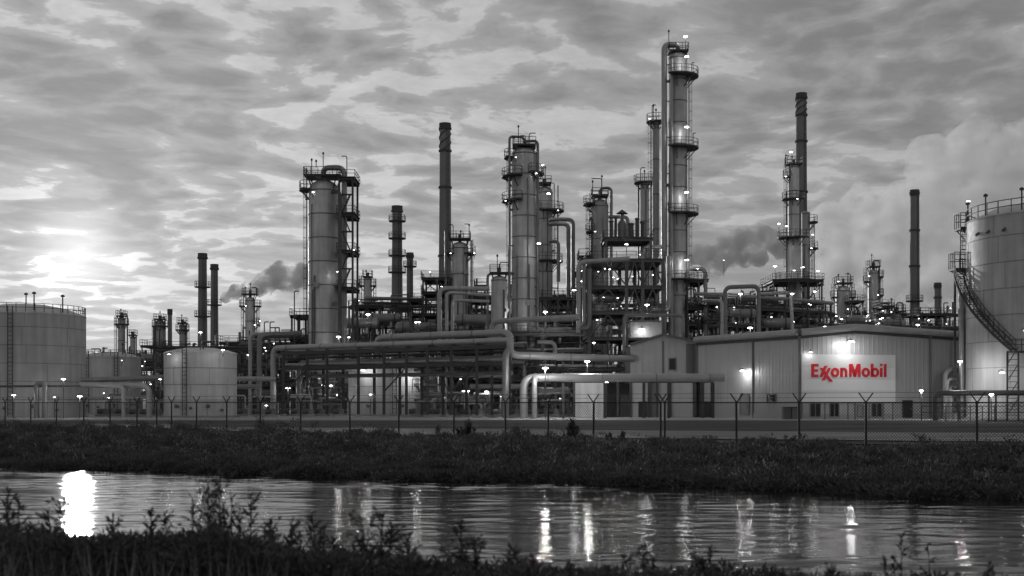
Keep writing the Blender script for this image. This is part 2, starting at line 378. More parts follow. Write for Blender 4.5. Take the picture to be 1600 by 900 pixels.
def bank(name, n, per, m, label, hmin, hmax, seed, power=1.0, near_fence=False):
    rs = np.random.RandomState(seed); X = rs.uniform(-42, 30, n); u_ = rs.rand(n) ** power
    e = edge_far(X); fy = fence_y(X) + 0.2; Y = e + 0.1 + (fy - e) * u_
    if near_fence: Y = fence_y(X) + rs.normal(-1.2, 1.0, n)
    keep = (np.abs(X / Y) < 0.46); X, Y = X[keep], Y[keep]
    s_ = (Y - edge_far(X)); H = (hmin + (hmax - hmin) * rs.rand(len(X)) ** 1.6) * (0.75 + 0.5 * np.sin(X * .8 + Y * .3) ** 2)
    H *= np.where(Y > fence_y(X) - 1.5, 0.45, 1.0)
    hum = 0.5 + 0.5 * np.sin(X * 1.15 + 1.3 * np.sin(Y * .5)) * np.sin(Y * .9 + .8 * np.sin(X * .6)); H *= np.where(rs.rand(len(X)) < .10, 2.1, 1.0) * np.where(s_ < 6, 0.6 + 1.0 * hum, 0.5 + .9 * hum)
    P, D, L, Wd = clumps(rs, X, Y, 0.35 + 0.75 * rs.rand(len(X)) ** 2, H, per, (0.07, 0.25), (0.02, 0.06), ground_z(X, Y) - 0.04)
    me = leaves_mesh(name, P, D, L, Wd, m, rs); ob = bpy.data.objects.new(name, me); COL.objects.link(ob)
    return tag(ob, label, 'plants', kind='stuff')
bank('bank_weeds', 4800, 110, 'leaf_far', 'dense dark weeds covering the far river bank below the fence', 0.14, 0.40, 21)
bank('pale_bank_grass', 1700, 40, 'leaf_pale', 'paler dry grass tufts scattered through the far bank weeds', 0.16, 0.46, 33)
def water_bushes(name, label, seed, n, s0, s1, top_, m):
    rs = np.random.RandomState(seed); X = rs.uniform(-42, 26, n); u_ = s0 + (s1 - s0) * rs.rand(n); s_ = u_ if s1 > 1.5 else u_ * (fence_y(X) - edge_far(X)); Y = edge_far(X) + s_
    keep = np.abs(X / Y) < 0.46; X, Y, s_ = X[keep], Y[keep], s_[keep]; g = ground_z(X, Y); top = (WATER_Z + 0.22 + 0.05 * s_ + 0.16 * rs.rand(len(X)) + 0.07 * np.sin(X * 1.7) + .05 * np.sin(X * .5 + 1)) if top_ is None else g + top_[0] + (top_[1] - top_[0]) * rs.rand(len(X)) ** 2.2
    cr = 0.40 + 0.75 * rs.rand(len(X)) ** 2; H = np.maximum(top - np.maximum(g, WATER_Z), .2) * (0.85 + .4 * rs.rand(len(X))); k = np.repeat(np.arange(len(X)), 520)
    th = rs.rand(len(k)) * 6.283; ph = np.arcsin(rs.rand(len(k))); q_ = 0.8 + .2 * rs.rand(len(k)); lump = 1 + .22 * np.sin(th * 5 + k) * np.sin(ph * 6 + k * 1.7)
    D = np.stack([np.cos(th) * np.cos(ph), np.sin(th) * np.cos(ph), np.sin(ph)], 1); P = np.stack([X[k] + D[:, 0] * cr[k] * q_ * lump, Y[k] + D[:, 1] * cr[k] * q_ * lump, np.maximum(g, WATER_Z)[k] - .05 + D[:, 2] * H[k] * q_ * lump], 1)
    D = D * .8 + rs.normal(0, .45, D.shape) + np.array([0, 0, .35])
    me = leaves_mesh(name, P, D, .07 + .13 * rs.rand(len(k)), .02 + .025 * rs.rand(len(k)), m, rs); ob = bpy.data.objects.new(name, me); COL.objects.link(ob)
    tag(ob, label, 'plants', kind='stuff')
water_bushes('waterline_bushes', 'rounded dark bushes overhanging the waterline of the far bank', 61, 800, -.35, 3.6, None, 'leaf_far')
water_bushes('bank_scrub', 'rounded scrub hummocks spread over the far bank', 62, 460, .08, .97, (.22, .85), 'leaf_far')
water_bushes('pale_bank_scrub', 'paler rounded scrub tufts spread over the far bank', 63, 150, .1, .95, (.2, .5), 'leaf_pale')
def tall_grass(name, label, n, seed, hr, m, smin, smax):
    rs = np.random.RandomState(seed); c = rs.uniform(-40, 26, n // 14); X = np.repeat(c, 14) + rs.normal(0, .35, (n // 14) * 14); k = np.repeat(rs.uniform(smin, smax, n // 14), 14)
    Y = edge_far(X) + (fence_y(X) - edge_far(X)) * k + rs.normal(0, .3, len(X)); keep = (np.abs(X / Y) < .46) & (Y > edge_far(X)); X, Y = X[keep], Y[keep]; N = len(X)
    hh = np.repeat(hr[0] + (hr[1] - hr[0]) * rs.rand(n // 14) ** 1.8, 14)[keep] * (.6 + .5 * rs.rand(N)); P = np.stack([X, Y, ground_z(X, Y)], 1); D = np.stack([rs.normal(0, .28, N), rs.normal(0, .28, N), np.ones(N)], 1)
    me = leaves_mesh(name, P, D, hh, .018 + .02 * rs.rand(N), m, rs); ob = bpy.data.objects.new(name, me); COL.objects.link(ob); tag(ob, label, 'grass', kind='stuff')
tall_grass('reed_grass', 'upright pale grass blades poking out of the far bank scrub', 9000, 71, (.22, .6), 'leaf_pale', 0.0, 1.0)
tall_grass('dark_reed_grass', 'upright dark grass blades along the far bank scrub', 9000, 72, (.22, .65), 'leaf_far', 0.0, 1.0)
# ================================================================== FENCE
posts_px = [8, 48, 88, 131, 172, 214, 245, 268, 307, 354, 407, 470, 547, 623, 709, 790, 856, 927, 1032, 1038.5, 1151, 1249, 1353, 1527, 1690]
def fence_at(x):
    t_ = (x - 800) / F; Y = 66.0 / (1 + 0.88 * t_); return Vector((t_ * Y, Y, 0.0))
fo = thing('chain_link_fence', 'chain link fence with outward splayed barbed wire arms along the river bank', 'fence', fence_at(800))
fd = Vector((1, -0.88, 0)).normalized(); fn = Vector((0.88, 1, 0)).normalized()
wdir = (fd * 0.75 + fn * -0.5).normalized()
for x in posts_px:
    p = fence_at(x); p.x += 0.0; ln_ = Vector((rnd.uniform(-.03, .03), 0, 2.17)); mb = MB().cyl(p - Vector((0, 0, .2)), p + ln_, 0.052, n=8); po = mb.build('post', 'fence', fo)
    for q in (-1, 1):
        MB().beam(p + Vector((0, 0, 2.1)), p + Vector((0.27 * q, -0.12 * q, 2.52)), 0.05, 0.05).build('arm', 'fence', po)
A, B = fence_at(-60), fence_at(1760)
MB().beam(A + Vector((0, 0, 2.1)), B + Vector((0, 0, 2.1)), 0.055, 0.055).build('top_rail', 'fence', fo)
MB().beam(A + Vector((0, 0, .12)), B + Vector((0, 0, .12)), 0.02, 0.02).build('tension_wire', 'wire', fo)
for q in (-1, 1):
    for k in (0.5, 1.0):
        off = Vector((0.27 * q * k, -0.12 * q * k, 2.1 + .42 * k)); MB().beam(A + off, B + off, 0.014, 0.014).build('barbed_wire', 'wire', fo)
mb = MB(); L = (B - A).length; n = int(L / 0.14); vv = []; ff = []
for q in (-1, 1):
    for i in range(n):
        s0 = i * 0.14; s1 = s0 + q * 1.98; z0, z1 = .12, 2.1
        if s1 < 0: z1 = z0 + (z1 - z0) * s0 / 1.98; s1 = 0
        if s1 > L: z1 = z0 + (z1 - z0) * (L - s0) / 1.98; s1 = L
        a, b2 = A + fd * s0, A + fd * s1; o_ = len(vv); w = 0.006
        for p, z in ((a, z0), (b2, z1)):
            vv += [(p.x, p.y, z + w), (p.x + w, p.y - w, z - w), (p.x - w, p.y + w, z - w)]
        ff += [(o_, o_ + 1, o_ + 4, o_ + 3), (o_ + 1, o_ + 2, o_ + 5, o_ + 4), (o_ + 2, o_, o_ + 3, o_ + 5)]
mb.add(vv, ff); ch = mb.build('wire_mesh', 'wire', fo); ch['kind'] = 'stuff'
# ================================================================== LAMPS
UPV = Vector((0, 0, 1))
def lamp(label, x, y, Y, kind='post', r=4.0, m='lamp', drop=None, group=None, back=1.0, watts=None):
    p = W(x, y, Y); rr = S(r * .8, Y)
    if kind == 'post': base = Vector((p.x, p.y, drop if drop is not None else 0.08))
    elif kind == 'wall': base = p + Vector((0, back, 0.25))
    else: base = p - UPV * (drop or 1.2)
    o = thing('lamp_post' if kind == 'post' else ('wall_lamp' if kind == 'wall' else 'mast_lamp'), label, 'lamp', base, group)
    if kind == 'wall':
        MB().tube([base, p + UPV * (rr * .5 + .3) + Vector((0, .05, 0)), p + UPV * rr * .5], 0.04, 6).build('bracket', 'steel', o)
    else:
        MB().cyl(base, p + UPV * rr * 0.5 + Vector((0, .05, 0)), 0.06, n=6).build('pole', 'steel_mid', o)
    MB().lathe(p + UPV * rr * 0.44, [(0.01, rr * .35), (rr * .5, rr * .25), (rr * .85, 0)], 10).build('hood', 'steel_mid', o)
    MB().lathe(p, [(0.01, rr * .40), (rr * .7, rr * .34), (rr, rr * .08), (rr * .9, rr * .05), (rr * .62, rr * .28), (0.01, rr * .34)], 10).build('lens', m, o)
    ld = bpy.data.lights.new('lamp_light', 'POINT'); ld.energy = watts or {'lamp': 7.0, 'lamp_soft': 3.0, 'lamp_flood': 28.0}[m] * r * r * .9; ld.shadow_soft_size = max(.05, rr * .42)
    lo_ = bpy.data.objects.new('lamp_light', ld); COL.objects.link(lo_); lo_.parent = o; lo_.location = p - base + Vector((0, 0, -rr * .12))
    return o
# ================================================================== TANKS
def tank(name, label, C, Rm, H, m, dome=0.9, rail=None, seams=(), lad=(), vents=(), n=64):
    o = thing(name, label, 'tank', C); z0 = C.z
    MB().lathe(C, [(Rm, 0), (Rm, H)], n).build('shell', m, o)
    rf = MB().lathe(C, [(Rm + .08, H - .12), (Rm + .08, H + .04), (Rm, H + .06), (Rm * .75, H + dome * .55), (Rm * .4, H + dome * .9), (0.01, H + dome)], n).build('roof', m, o)
    for z in seams: MB().lathe(C + UPV * z, [(Rm + .001, -.05), (Rm + .03, -.05), (Rm + .03, .05), (Rm + .001, .05)], n, smooth=False).build('seam', 'tank_seam', o)
    zl_ = [0] + list(seams) + [H]; qv = random.Random(int(Rm * 100))
    for za, zb_ in zip(zl_, zl_[1:]):
        off = qv.random() * 40; mb = MB()
        for k in range(max(6, int(2 * math.pi * Rm / 6.0))):
            a = off + k * 2 * math.pi / max(6, int(2 * math.pi * Rm / 6.0)); d = Vector((math.cos(a), math.sin(a), 0)); mb.beam(C + d * (Rm + .006) + UPV * (za + .05), C + d * (Rm + .006) + UPV * (zb_ - .05), .05, .02)
        mb.build('plate_joint', 'tank_seam', o)['kind'] = 'stuff'
    if rail:
        k = int(2 * math.pi * Rm / rail); pts = [C + Vector((math.cos(2 * math.pi * i / k) * (Rm - .05), math.sin(2 * math.pi * i / k) * (Rm - .05), H + .05)) for i in range(k)]
        MB().rail(pts, 1.15, .045, rail * 2, True).build('railing', 'steel', o)
    for a in lad:
        d = Vector((math.cos(R(a)), math.sin(R(a)), 0)); sd = Vector((-d.y, d.x, 0)); q = C + d * (Rm + .25)
        MB().ladder(q, q + UPV * (H + .8), sd, .6, .06).build('ladder', 'steel', o)
        for z in np.arange(H * .15, H, H * .17): MB().beam(C + d * (Rm - .05) + UPV * z, q + UPV * z, .08, .08).build('bracket', 'steel', o)
    for a in (-118, -95, -70, -48):      # shell fittings near the base
        d = Vector((math.cos(R(a + Rm)), math.sin(R(a + Rm)), 0)); p = C + d * (Rm - .05) + UPV * (1.0 + (a % 3) * .25); rn = .13 + .05 * (a % 4 == 2)
        nz_ = MB().cyl(p, p + d * .45, rn, n=10).build('nozzle', 'pipe_dull', o); MB().cyl(p + d * .4, p + d * .5, rn * 1.5, n=12).build('flange', 'steel_mid', nz_)
    MB().lathe(C, [(Rm, 0), (Rm + .35, 0), (Rm + .35, .25), (Rm, .25)], n, smooth=False).build('base_ring', 'concrete', o)
    for a, q, h in vents:
        p = C + Vector((math.cos(R(a)) * Rm * q, math.sin(R(a)) * Rm * q, H)); mb = MB().cyl(p, p + UPV * h, .09, n=8); v_ = mb.build('vent_pipe', 'steel', o)
        MB().lathe(p + UPV * h, [(.3, -.1), (.28, .08), (.01, .22)], 8).build('cowl', 'steel', v_)
    return o
tank('storage_tank', 'large grey storage tank with railed rim at the left edge', Vector((gx(40, 170), 170, .1)), 7.85, gz(487, 162) - .1, 'tank', 1.6, 1.15, (2.4, 4.8, 7.2, 9.6, 12.0), (-82,), ((-60, .9, 2.6), (-100, .9, 3.2), (-30, .95, 2.4), (200, .6, 3.2), (240, .9, 3), (110, .3, 3.2)))
tank('storage_tank', 'far pale tank half hidden behind pipes right of the left edge tank', Vector((gx(170, 215), 215, .1)), 5.4, gz(557, 210) - .1, 'tank', 1.0, 1.3, (2.5, 5), (-60, -110), ((-90, .5, 1.5), (-40, .8, 2.2)))
tank('storage_tank', 'small pale domed tank standing alone behind the fence, left of the pipe rack', Vector((gx(313.5, 168), 168, .1)), 4.82, gz(550, 163) - .1, 'tank_pale', .8, None, (2.2, 4.4, 6.6), (-100,), ((-70, .7, .8), (250, .3, 1.2)))
tank('storage_tank', 'pale lamplit tank standing behind the front pipe rack legs', Vector((gx(606, 190), 190, .1)), 6.0, gz(571, 184) - .1, 'tank_pale', 1.1, None, (2.2, 4.4), (-75,), ())
# small flat fronted store beside it
o = thing('equipment_shed', 'narrow pale shed right of the lamplit tank behind the pipe rack', 'shed', G(683, 192))
c = G(684, 192); MB().box((c.x, c.y, 3.6), (2.7, 4, 7)).build('wall', 'tank_pale', o); MB().box((c.x, c.y, 7.2), (3.0, 4.3, .2)).build('roof', 'wall_dark', o)
# the big tank at the right edge, with its winding stair
CB = Vector((65.3, 146.2, .1)); RB = 11.0; HB = gz(352, 150) - .1
bt = tank('storage_tank', 'tallest storage tank at the right edge with a stair winding down its side', CB, RB, HB, 'tank', 2.4, None, (3.0, 6.0, 9.0, 12.0, 15.0, 18.0, 21.0), (), (), 96)
def cpt(a, z, r): return Vector((CB.x + math.cos(R(a)) * r, CB.y + math.sin(R(a)) * r, z))
k = 40; MB().rail([cpt(360 * i / k, HB + .12, RB - .05) for i in range(k)], 1.5, .06, 3.4, True).build('railing', 'steel', bt)
for a in (163, 195, 222):
    p = cpt(a, HB, RB - .3); v_ = MB().cyl(p, p + UPV * 2.6, .09, n=8).build('vent_pipe', 'steel', bt); MB().lathe(p + UPV * 2.6, [(.28, -.1), (.26, .1), (.01, .25)], 8).build('cowl', 'steel', v_)
for a in (190, 200, 212): MB().cyl(cpt(a, HB - 1.6, RB - .1), cpt(a, HB - 1.9, RB + .35), .16, n=8).build('nozzle', 'steel_mid', bt)
MB().cyl(cpt(166, .1, RB + .45), cpt(166, 15.2, RB + .45), .34, n=14).build('downpipe', 'pipe', bt)
zA, zB, zC = gz(357, 150), gz(420, 150), gz(549, 139)
for (z, x0, x1) in ((zA, 1496, 1513), (zB, 1487, 1512)):
    x0_, x1_ = gx(x0, 150), gx(x1, 150); pl = MB().box(((x0_ + x1_) / 2, 150, z - .12), (x1_ - x0_, 2.0, .24)).build('platform', 'steel', bt)
    MB().rail([(x1_, 149, z), (x0_, 149, z), (x0_, 151, z), (x1_, 151, z)], 1.9 if z == zB else 1.75, .06, .75).build('railing', 'steel', pl)
    for yb_ in (149.2, 150.8): MB().beam((x1_, yb_, z - 1.4), (x0_ + .2, yb_, z - .2), .12, .12).build('bracket', 'steel', pl)
xl = gx(1503, 150); lo = MB().ladder((xl, 149.4, zB), (xl, 149.4, zA + 1.2), (1, 0, 0), .8, .08).build('caged_ladder', 'steel', bt)
cg = MB()
for z in np.arange(zB + 2.2, zA, .9): cg.tube([(xl - .4, 149.4, z), (xl - .4, 148.7, z), (xl + .4, 148.7, z), (xl + .4, 149.4, z)], .04, 4, .4)
for q in (-.4, 0, .4): cg.beam((xl + q, 148.75, zB + 2.2), (xl + q, 148.75, zA), .05, .05)
cg.build('cage', 'steel', lo)
for x in (1488, 1504): MB().beam((gx(x, 150), 149.1, .1), (gx(x, 150), 149.1, zB - .2), .22, .22, 'H').build('column', 'steel', bt)
MB().ladder((gx(1510, 149.5), 148.6, .1), (gx(1510, 149.5), 148.6, zB - .2), (1, 0, 0), .45, .05).build('ladder', 'steel', bt)
stt = MB(); n = 34; so = None
a0, a1 = 162, 220
stair = MB()
for rr in (RB + .25, RB + 1.25): stair.sweep([cpt(a0 + (a1 - a0) * i / 24, zB + (zC - zB) * i / 24, rr) for i in range(25)], [.16] * 25, 5)
so = stair.build('stair', 'steel', bt)
for i in range(n):
    t_ = (i + .5) / n; a = a0 + (a1 - a0) * t_; z = zB + (zC - zB) * t_
    MB().beam(cpt(a, z, RB + .25), cpt(a, z, RB + 1.25), .28, .06).build('tread', 'steel', so)
MB().rail([cpt(a0 + (a1 - a0) * i / 16, zB + (zC - zB) * i / 16, RB + 1.25) for i in range(17)], 1.3, .05, 1.0).build('handrail', 'steel', so)
MB().rail([cpt(a0 + (a1 - a0) * i / 16, zB + (zC - zB) * i / 16, RB + .3) for i in range(17)], 1.3, .04, 1.0).build('handrail', 'steel', so)
pl = MB().sector(CB + UPV * (zC - .1), RB + .02, RB + 1.6, R(219), R(236), .2).build('platform', 'steel', bt)
MB().rail([cpt(a, zC, RB + 1.55) for a in (221, 226, 231, 236)], 1.3, .05, 1.0).build('railing', 'steel', pl)
p = cpt(218, .1, RB + 1.4); q = cpt(224, .1, RB + 1.4)
tw = MB()
for s_ in (p, q): tw.beam(s_, s_ + UPV * (zC - .1), .16, .16)
for i in range(12): z = .6 + i * .62; tw.beam(p + UPV * z, q + UPV * z, .07, .07)
for i in range(4): z = .6 + i * 1.9; tw.beam(p + UPV * z, q + UPV * (z + 1.9), .08, .08)
tw.build('stair_tower', 'steel', bt)
# guard rail and pipe in front of the big tank
o = thing('guard_rail', 'waist high tubular guard rail in front of the right edge tank', 'railing', G(1530, 138))
for i in range(12):
    x = 1440 + i * 19; p = G(x, 138); MB().cyl(p, p + UPV * 1.7, .06, n=6).build('post', 'steel', o)
for z in (1.7, 1.0): MB().cyl(G(1440, 138) + UPV * z, G(1650, 138) + UPV * z, .05, n=6).build('rail', 'steel', o)
o = thing('pipeline', 'dark straight pipe running at head height in front of the right edge tank', 'pipe', G(1470, 137))
zp = gz(614, 137); MB().tube([G(1462, 137) + UPV * .1, W(1462, 614, 137), W(1680, 614, 137)], .32, 10).build('pipe', 'pipe_dark', o)
for x in (1545, 1556, 1620): MB().beam(G(x, 137.3), G(x, 137.3) + UPV * zp, .16, .16).build('support', 'steel', o)
# valve manifold between the building and the big tank
o = thing('pipe_manifold', 'stacked elbowed manifold pipes between the building and the right edge tank', 'pipes', G(1490, 150))
for i, (y, r_) in enumerate(((578, .35), (592, .22), (604, .30), (617, .25), (630, .3), (640, .22))):
    MB().tube([G(1478 + i * 3.2, 150 - i * .3) + UPV * .1, W(1478 + i * 3.2, y, 150 - i * .3), W(1506, y, 150 - i * .3), W(1506, y, 153)], r_, 10).build('pipe', 'pipe' if i % 2 else 'pipe_dull', o)
    MB().lathe(W(1493, y + 1, 149.6 - i * .3), [(.01, -.3), (.42, -.28), (.42, .28), (.01, .3)], 10).build('valve', 'pipe_dark', o)
# ================================================================== THE BUILDING WITH THE SIGN
def ribbed(name, a, b, z0, zt, m, parent, pitch=0.62, dep=0.03, out_=(0, -1, 0)):
    a = Vector(a); b = Vector(b); L = (b - a).length; d = (b - a) / L; nrm = Vector((d.y, -d.x, 0)); k = int(L / pitch); mb = MB(); vv = []
    prof = []
    for i in range(k):
        s0 = i * L / k; w = L / k
        prof += [(s0, 0), (s0 + w * .68, 0), (s0 + w * .76, dep), (s0 + w * .92, dep)]
    prof.append((L, 0))
    for s_, q in prof:
        p = a + d * s_ + nrm * q; f_ = s_ / L; vv += [(p.x, p.y, z0), (p.x, p.y, zt(f_) if callable(zt) else zt)]
    mb.add(vv, [(2 * i, 2 * i + 2, 2 * i + 3, 2 * i + 1) for i in range(len(prof) - 1)]); return mb.build(name, m, parent)
bd = thing('warehouse', 'long ribbed metal clad warehouse with a low curved roof edge and a white sign', 'building', G(1250, 152))
K0, K1, K2 = G(1089, 170), G(1250, 152), G(1512, 157)
E1 = 10.4; PK = 11.15
sK = (G(1335, 153.6) - K1).length / (K2 - K1).length
ez = lambda f_: E1 + (PK - E1) * (f_ / sK if f_ < sK else 1 - (f_ - sK) / (1 - sK) * 1.1)
zb = .13
ribbed('wall', K0, K1, zb, 10.35, 'wall', bd)
ribbed('wall', K1, K2, zb, ez, 'wall', bd)
for P_ in (K0, K1): pass
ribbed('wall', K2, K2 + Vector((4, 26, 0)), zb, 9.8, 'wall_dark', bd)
def fr(a, b, f_): return a + (b - a) * f_
dn1 = Vector(((K1 - K0).y, -(K1 - K0).x, 0)).normalized(); dn2 = Vector(((K2 - K1).y, -(K2 - K1).x, 0)).normalized()
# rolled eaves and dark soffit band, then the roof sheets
pts1 = [fr(K0, K1, f_) + UPV * (10.72) + dn1 * .3 for f_ in (0, .5, 1)]
pts2 = [fr(K1, K2, f_) + UPV * (ez(f_) + .32) + dn2 * .3 for f_ in (0, sK, 1)]
MB().sweep(pts1, [.42] * 3, 12).build('eave', 'roof_trim', bd); MB().sweep(pts2, [.42] * 3, 12).build('eave', 'roof_trim', bd)
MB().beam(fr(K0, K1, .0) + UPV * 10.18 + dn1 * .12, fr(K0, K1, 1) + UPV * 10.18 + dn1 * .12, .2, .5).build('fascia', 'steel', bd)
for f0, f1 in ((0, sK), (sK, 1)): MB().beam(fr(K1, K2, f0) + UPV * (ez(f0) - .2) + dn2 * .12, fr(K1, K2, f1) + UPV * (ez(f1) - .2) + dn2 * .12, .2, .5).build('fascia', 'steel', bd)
bk = Vector((6, 34, 0))
rp = [pts1[0], pts1[2], pts2[0], pts2[1], pts2[2]]
MB().add([tuple(p + UPV * .1) for p in rp] + [tuple(p + bk + UPV * .6) for p in rp], [(0, 1, 6, 5), (1, 2, 7, 6), (2, 3, 8, 7), (3, 4, 9, 8)]).build('roof', 'wall', bd)
for P_, h in ((K0, 10.2), (K1 + Vector((-.1, 0, 0)), 10.2), (fr(K0, K1, .57), 10.2), (fr(K1, K2, .77), 10.4)):
    MB().box((P_.x, P_.y - .14, h / 2 + .1), (.28, .22, h - .1)).build('downspout', 'wall_dark', bd)
for z, a, b, dn in ((5.6, K0, K1, dn1), (5.6, K1, K2, dn2)): MB().beam(a + UPV * z + dn * .03, b + UPV * z + dn * .03, .08, .09).build('seam', 'wall', bd)
MB().beam(K0 + UPV * .4 + dn1 * .05, K1 + UPV * .4 + dn1 * .05, .14, .6).build('plinth', 'concrete', bd); MB().beam(K1 + UPV * .4 + dn2 * .05, K2 + UPV * .4 + dn2 * .05, .14, .6).build('plinth', 'concrete', bd)
def onwall(x, a, b, d_=0.0):      # ground point where the photo column x meets wall a-b
    t_ = (x - 800) / F; dx_, dy_ = b.x - a.x, b.y - a.y; s_ = (t_ * a.y - a.x) / (dx_ - t_ * dy_); p = a + (b - a) * s_; dn = Vector((dy_, -dx_, 0)).normalized(); return p + dn * d_
def opening(name, x0, x1, y0, y1, a, b, m, parent, frame='wall_dark', mull=1):
    p, q = onwall(x0, a, b, .10), onwall(x1, a, b, .10); Ym = (p.y + q.y) / 2; z0, z1 = max(gz(y1, Ym), .16), gz(y0, Ym); dn = Vector(((b - a).y, -(b - a).x, 0)).normalized()
    mid = (p + q) / 2; w = (q - p).length; ob = MB().beam(p + UPV * (z0 + z1) / 2, q + UPV * (z0 + z1) / 2, .06, z1 - z0).build(name, m, parent)
    fm = MB(); t_ = .12
    for z in (z0, z1): fm.beam(p + UPV * z + dn * .03, q + UPV * z + dn * .03, .12, t_)
    for i in range(mull + 2): s_ = fr(p, q, i / (mull + 1)) + dn * .035; fm.beam(s_ + UPV * z0, s_ + UPV * z1, .12, t_)
    fm.build('frame', frame, ob)
    if 'door' in name: MB().box(tuple(fr(p, q, .85) + UPV * (z0 + 1.05) + dn * .12), (.12, .1, .2)).build('handle', 'steel_mid', ob)
    return ob
for x0, x1 in ((1265.5, 1281), (1296, 1310), (1361, 1377)): opening('window', x0, x1, 629, 651, K1, K2, 'glass', bd)
opening('door', 1409.5, 1424.5, 626, 652, K1, K2, 'dark_door', bd, 'steel', 0)
opening('door', 1338.5, 1348, 633, 651, K1, K2, 'door', bd, 'wall_dark', 0)
opening('door', 1158, 1172, 616, 648, K0, K1, 'door', bd, 'wall_dark', 0)
opening('window', 1200, 1213, 616, 628, K0, K1, 'glass', bd, 'wall_dark', 0)
# white skirting wall panels under the sign
for i in range(9):
    x = 1254 + i * 16; p, q = onwall(x, K1, K2, .075), onwall(x + 15.6, K1, K2, .075); MB().beam(p + UPV * 1.35, q + UPV * 1.35, .05, 1.5).build('panel', 'wall', bd)
# the sign
sp, sq = onwall(1252, K1, K2, .14), onwall(1397, K1, K2, .14); zs0, zs1 = gz(629, 153), gz(555, 153)
sg = thing('sign_board', 'large white sign board with bold red lettering on the warehouse wall', 'sign', fr(sp, sq, .5) + UPV * zs0)
for i in range(4):
    za, zbb = zs0 + (zs1 - zs0) * i / 4, zs0 + (zs1 - zs0) * (i + 1) / 4 - .018
    MB().beam(sp + UPV * (za + zbb) / 2, sq + UPV * (za + zbb) / 2, .12, zbb - za).build('panel', 'panel', sg)
ed = MB()
for z in (zs0 - .05, zs1 + .03): ed.beam(sp + UPV * z, sq + UPV * z, .16, .09)
for q_ in (sp, sq): ed.beam(q_ + UPV * (zs0 - .05), q_ + UPV * (zs1 + .03), .16, .09)
ed.build('frame', 'panel', sg)
su = (sq - sp).normalized()
def L2(u_, v_, dep): # letter coordinates: detail-view pixels (12.3 per photo pixel, origin 1260,560)
    x = 1260 + u_ / 12.308; y = 560 + v_ / 12.308
    p = onwall(x, K1, K2, .14 + .06 + dep); return (p.x, p.y, gz(y, p.y))
def poly_letter(loops, dep=.07, z=0.0):
    mb = MB()
    for lp in loops:
        n = len(lp); f_ = [L2(u_, v_, dep + z) for u_, v_ in lp]; b2 = [L2(u_, v_, -.01) for u_, v_ in lp]
        mb.add(f_ + b2, [tuple(range(n))] + [(i, (i + 1) % n, n + (i + 1) % n, n + i) for i in range(n)])
    mb.build('letter', 'sign_red', sg)
def rect(x0, y0, x1, y1): return [(x0, y0), (x1, y0), (x1, y1), (x0, y1)]
def ringL(cx, cy, rx, ry, st, a0=0, a1=360, n=28):
    mb = []
    for i in range(n):
        t0, t1 = R(a0 + (a1 - a0) * i / n), R(a0 + (a1 - a0) * (i + 1) / n)
        mb.append([(cx + rx * math.cos(t0), cy + ry * math.sin(t0)), (cx + rx * math.cos(t1), cy + ry * math.sin(t1)), (cx + (rx - st) * math.cos(t1), cy + (ry - st) * math.sin(t1)), (cx + (rx - st) * math.cos(t0), cy + (ry - st) * math.sin(t0))])
    return mb
poly_letter([rect(80, 105, 132, 360), rect(132, 105, 215, 155), rect(132, 209, 207, 256), rect(132, 310, 215, 360)])
poly_letter([[(330, 140), (388, 140), (292, 358), (236, 358)]], .07)
poly_letter([[(404, 183), (458, 183), (336, 422), (280, 422)]], .075)
poly_letter([[(238, 183), (300, 183), (494, 448), (428, 448)]], .085)
poly_letter(ringL(535, 270, 80, 92, 48))
poly_letter([rect(635, 182, 684, 358), rect(722, 255, 770, 358)] + ringL(702, 256, 68, 78, 46, 180, 360, 16), .07)
poly_letter([rect(803, 105, 852, 358), rect(972, 105, 1021, 358), [(852, 105), (870, 105), (936, 285), (936, 358), (890, 358), (852, 235)], [(954, 105), (972, 105), (972, 235), (934, 358), (888, 358), (888, 300)]])
poly_letter(ringL(1124, 270, 80, 92, 48))
poly_letter([rect(1220, 103, 1268, 358)] + ringL(1302, 270, 78, 92, 47))
poly_letter([rect(1396, 182, 1444, 358), rect(1396, 105, 1444, 146)])
poly_letter([rect(1474, 105, 1521, 358)])
# left gabled block
gb = thing('gabled_annex', 'ribbed gable fronted block joined to the left end of the warehouse', 'building', G(1037, 172))
a, b2 = G(985, 174), G(1087, 171.5); zg = lambda f_: 10.15 + (11.3 - 10.15) * (1 - abs(f_ - .5) * 2) + f_ * .25
for f0, f1 in ((0, .5), (.5, 1)):
    ribbed('wall', fr(a, b2, f0), fr(a, b2, f1), zb, (lambda f0, f1: lambda f_: zg(f0 + (f1 - f0) * f_))(f0, f1), 'wall' if f0 == 0 else 'wall', gb, .9)
MB().box((fr(a, b2, .5).x, fr(a, b2, .5).y - .1, 5.4), (.22, .2, 10.6)).build('downspout', 'wall_dark', gb)
MB().box((fr(a, b2, .93).x, fr(a, b2, .93).y - .1, 5.2), (1.4, .16, 10.1)).build('panel', 'wall_dark', gb)
for f0, f1 in ((0, .5), (.5, 1)):
    p, q = fr(a, b2, f0) + UPV * (zg(f0) + .15), fr(a, b2, f1) + UPV * (zg(f1) + .15); MB().beam(p - Vector((0, .3, 0)), q - Vector((0, .3, 0)), .5, .32).build('verge', 'steel_mid', gb)
    MB().add([tuple(p), tuple(q), tuple(q + Vector((2, 24, 0))), tuple(p + Vector((2, 24, 0)))], [(0, 1, 2, 3)]).build('roof', 'wall', gb)
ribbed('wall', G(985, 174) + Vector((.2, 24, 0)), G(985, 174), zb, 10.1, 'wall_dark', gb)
opening('window', 1045.5, 1056, 560, 578, a, b2, 'glass', gb, 'wall_dark', 0)
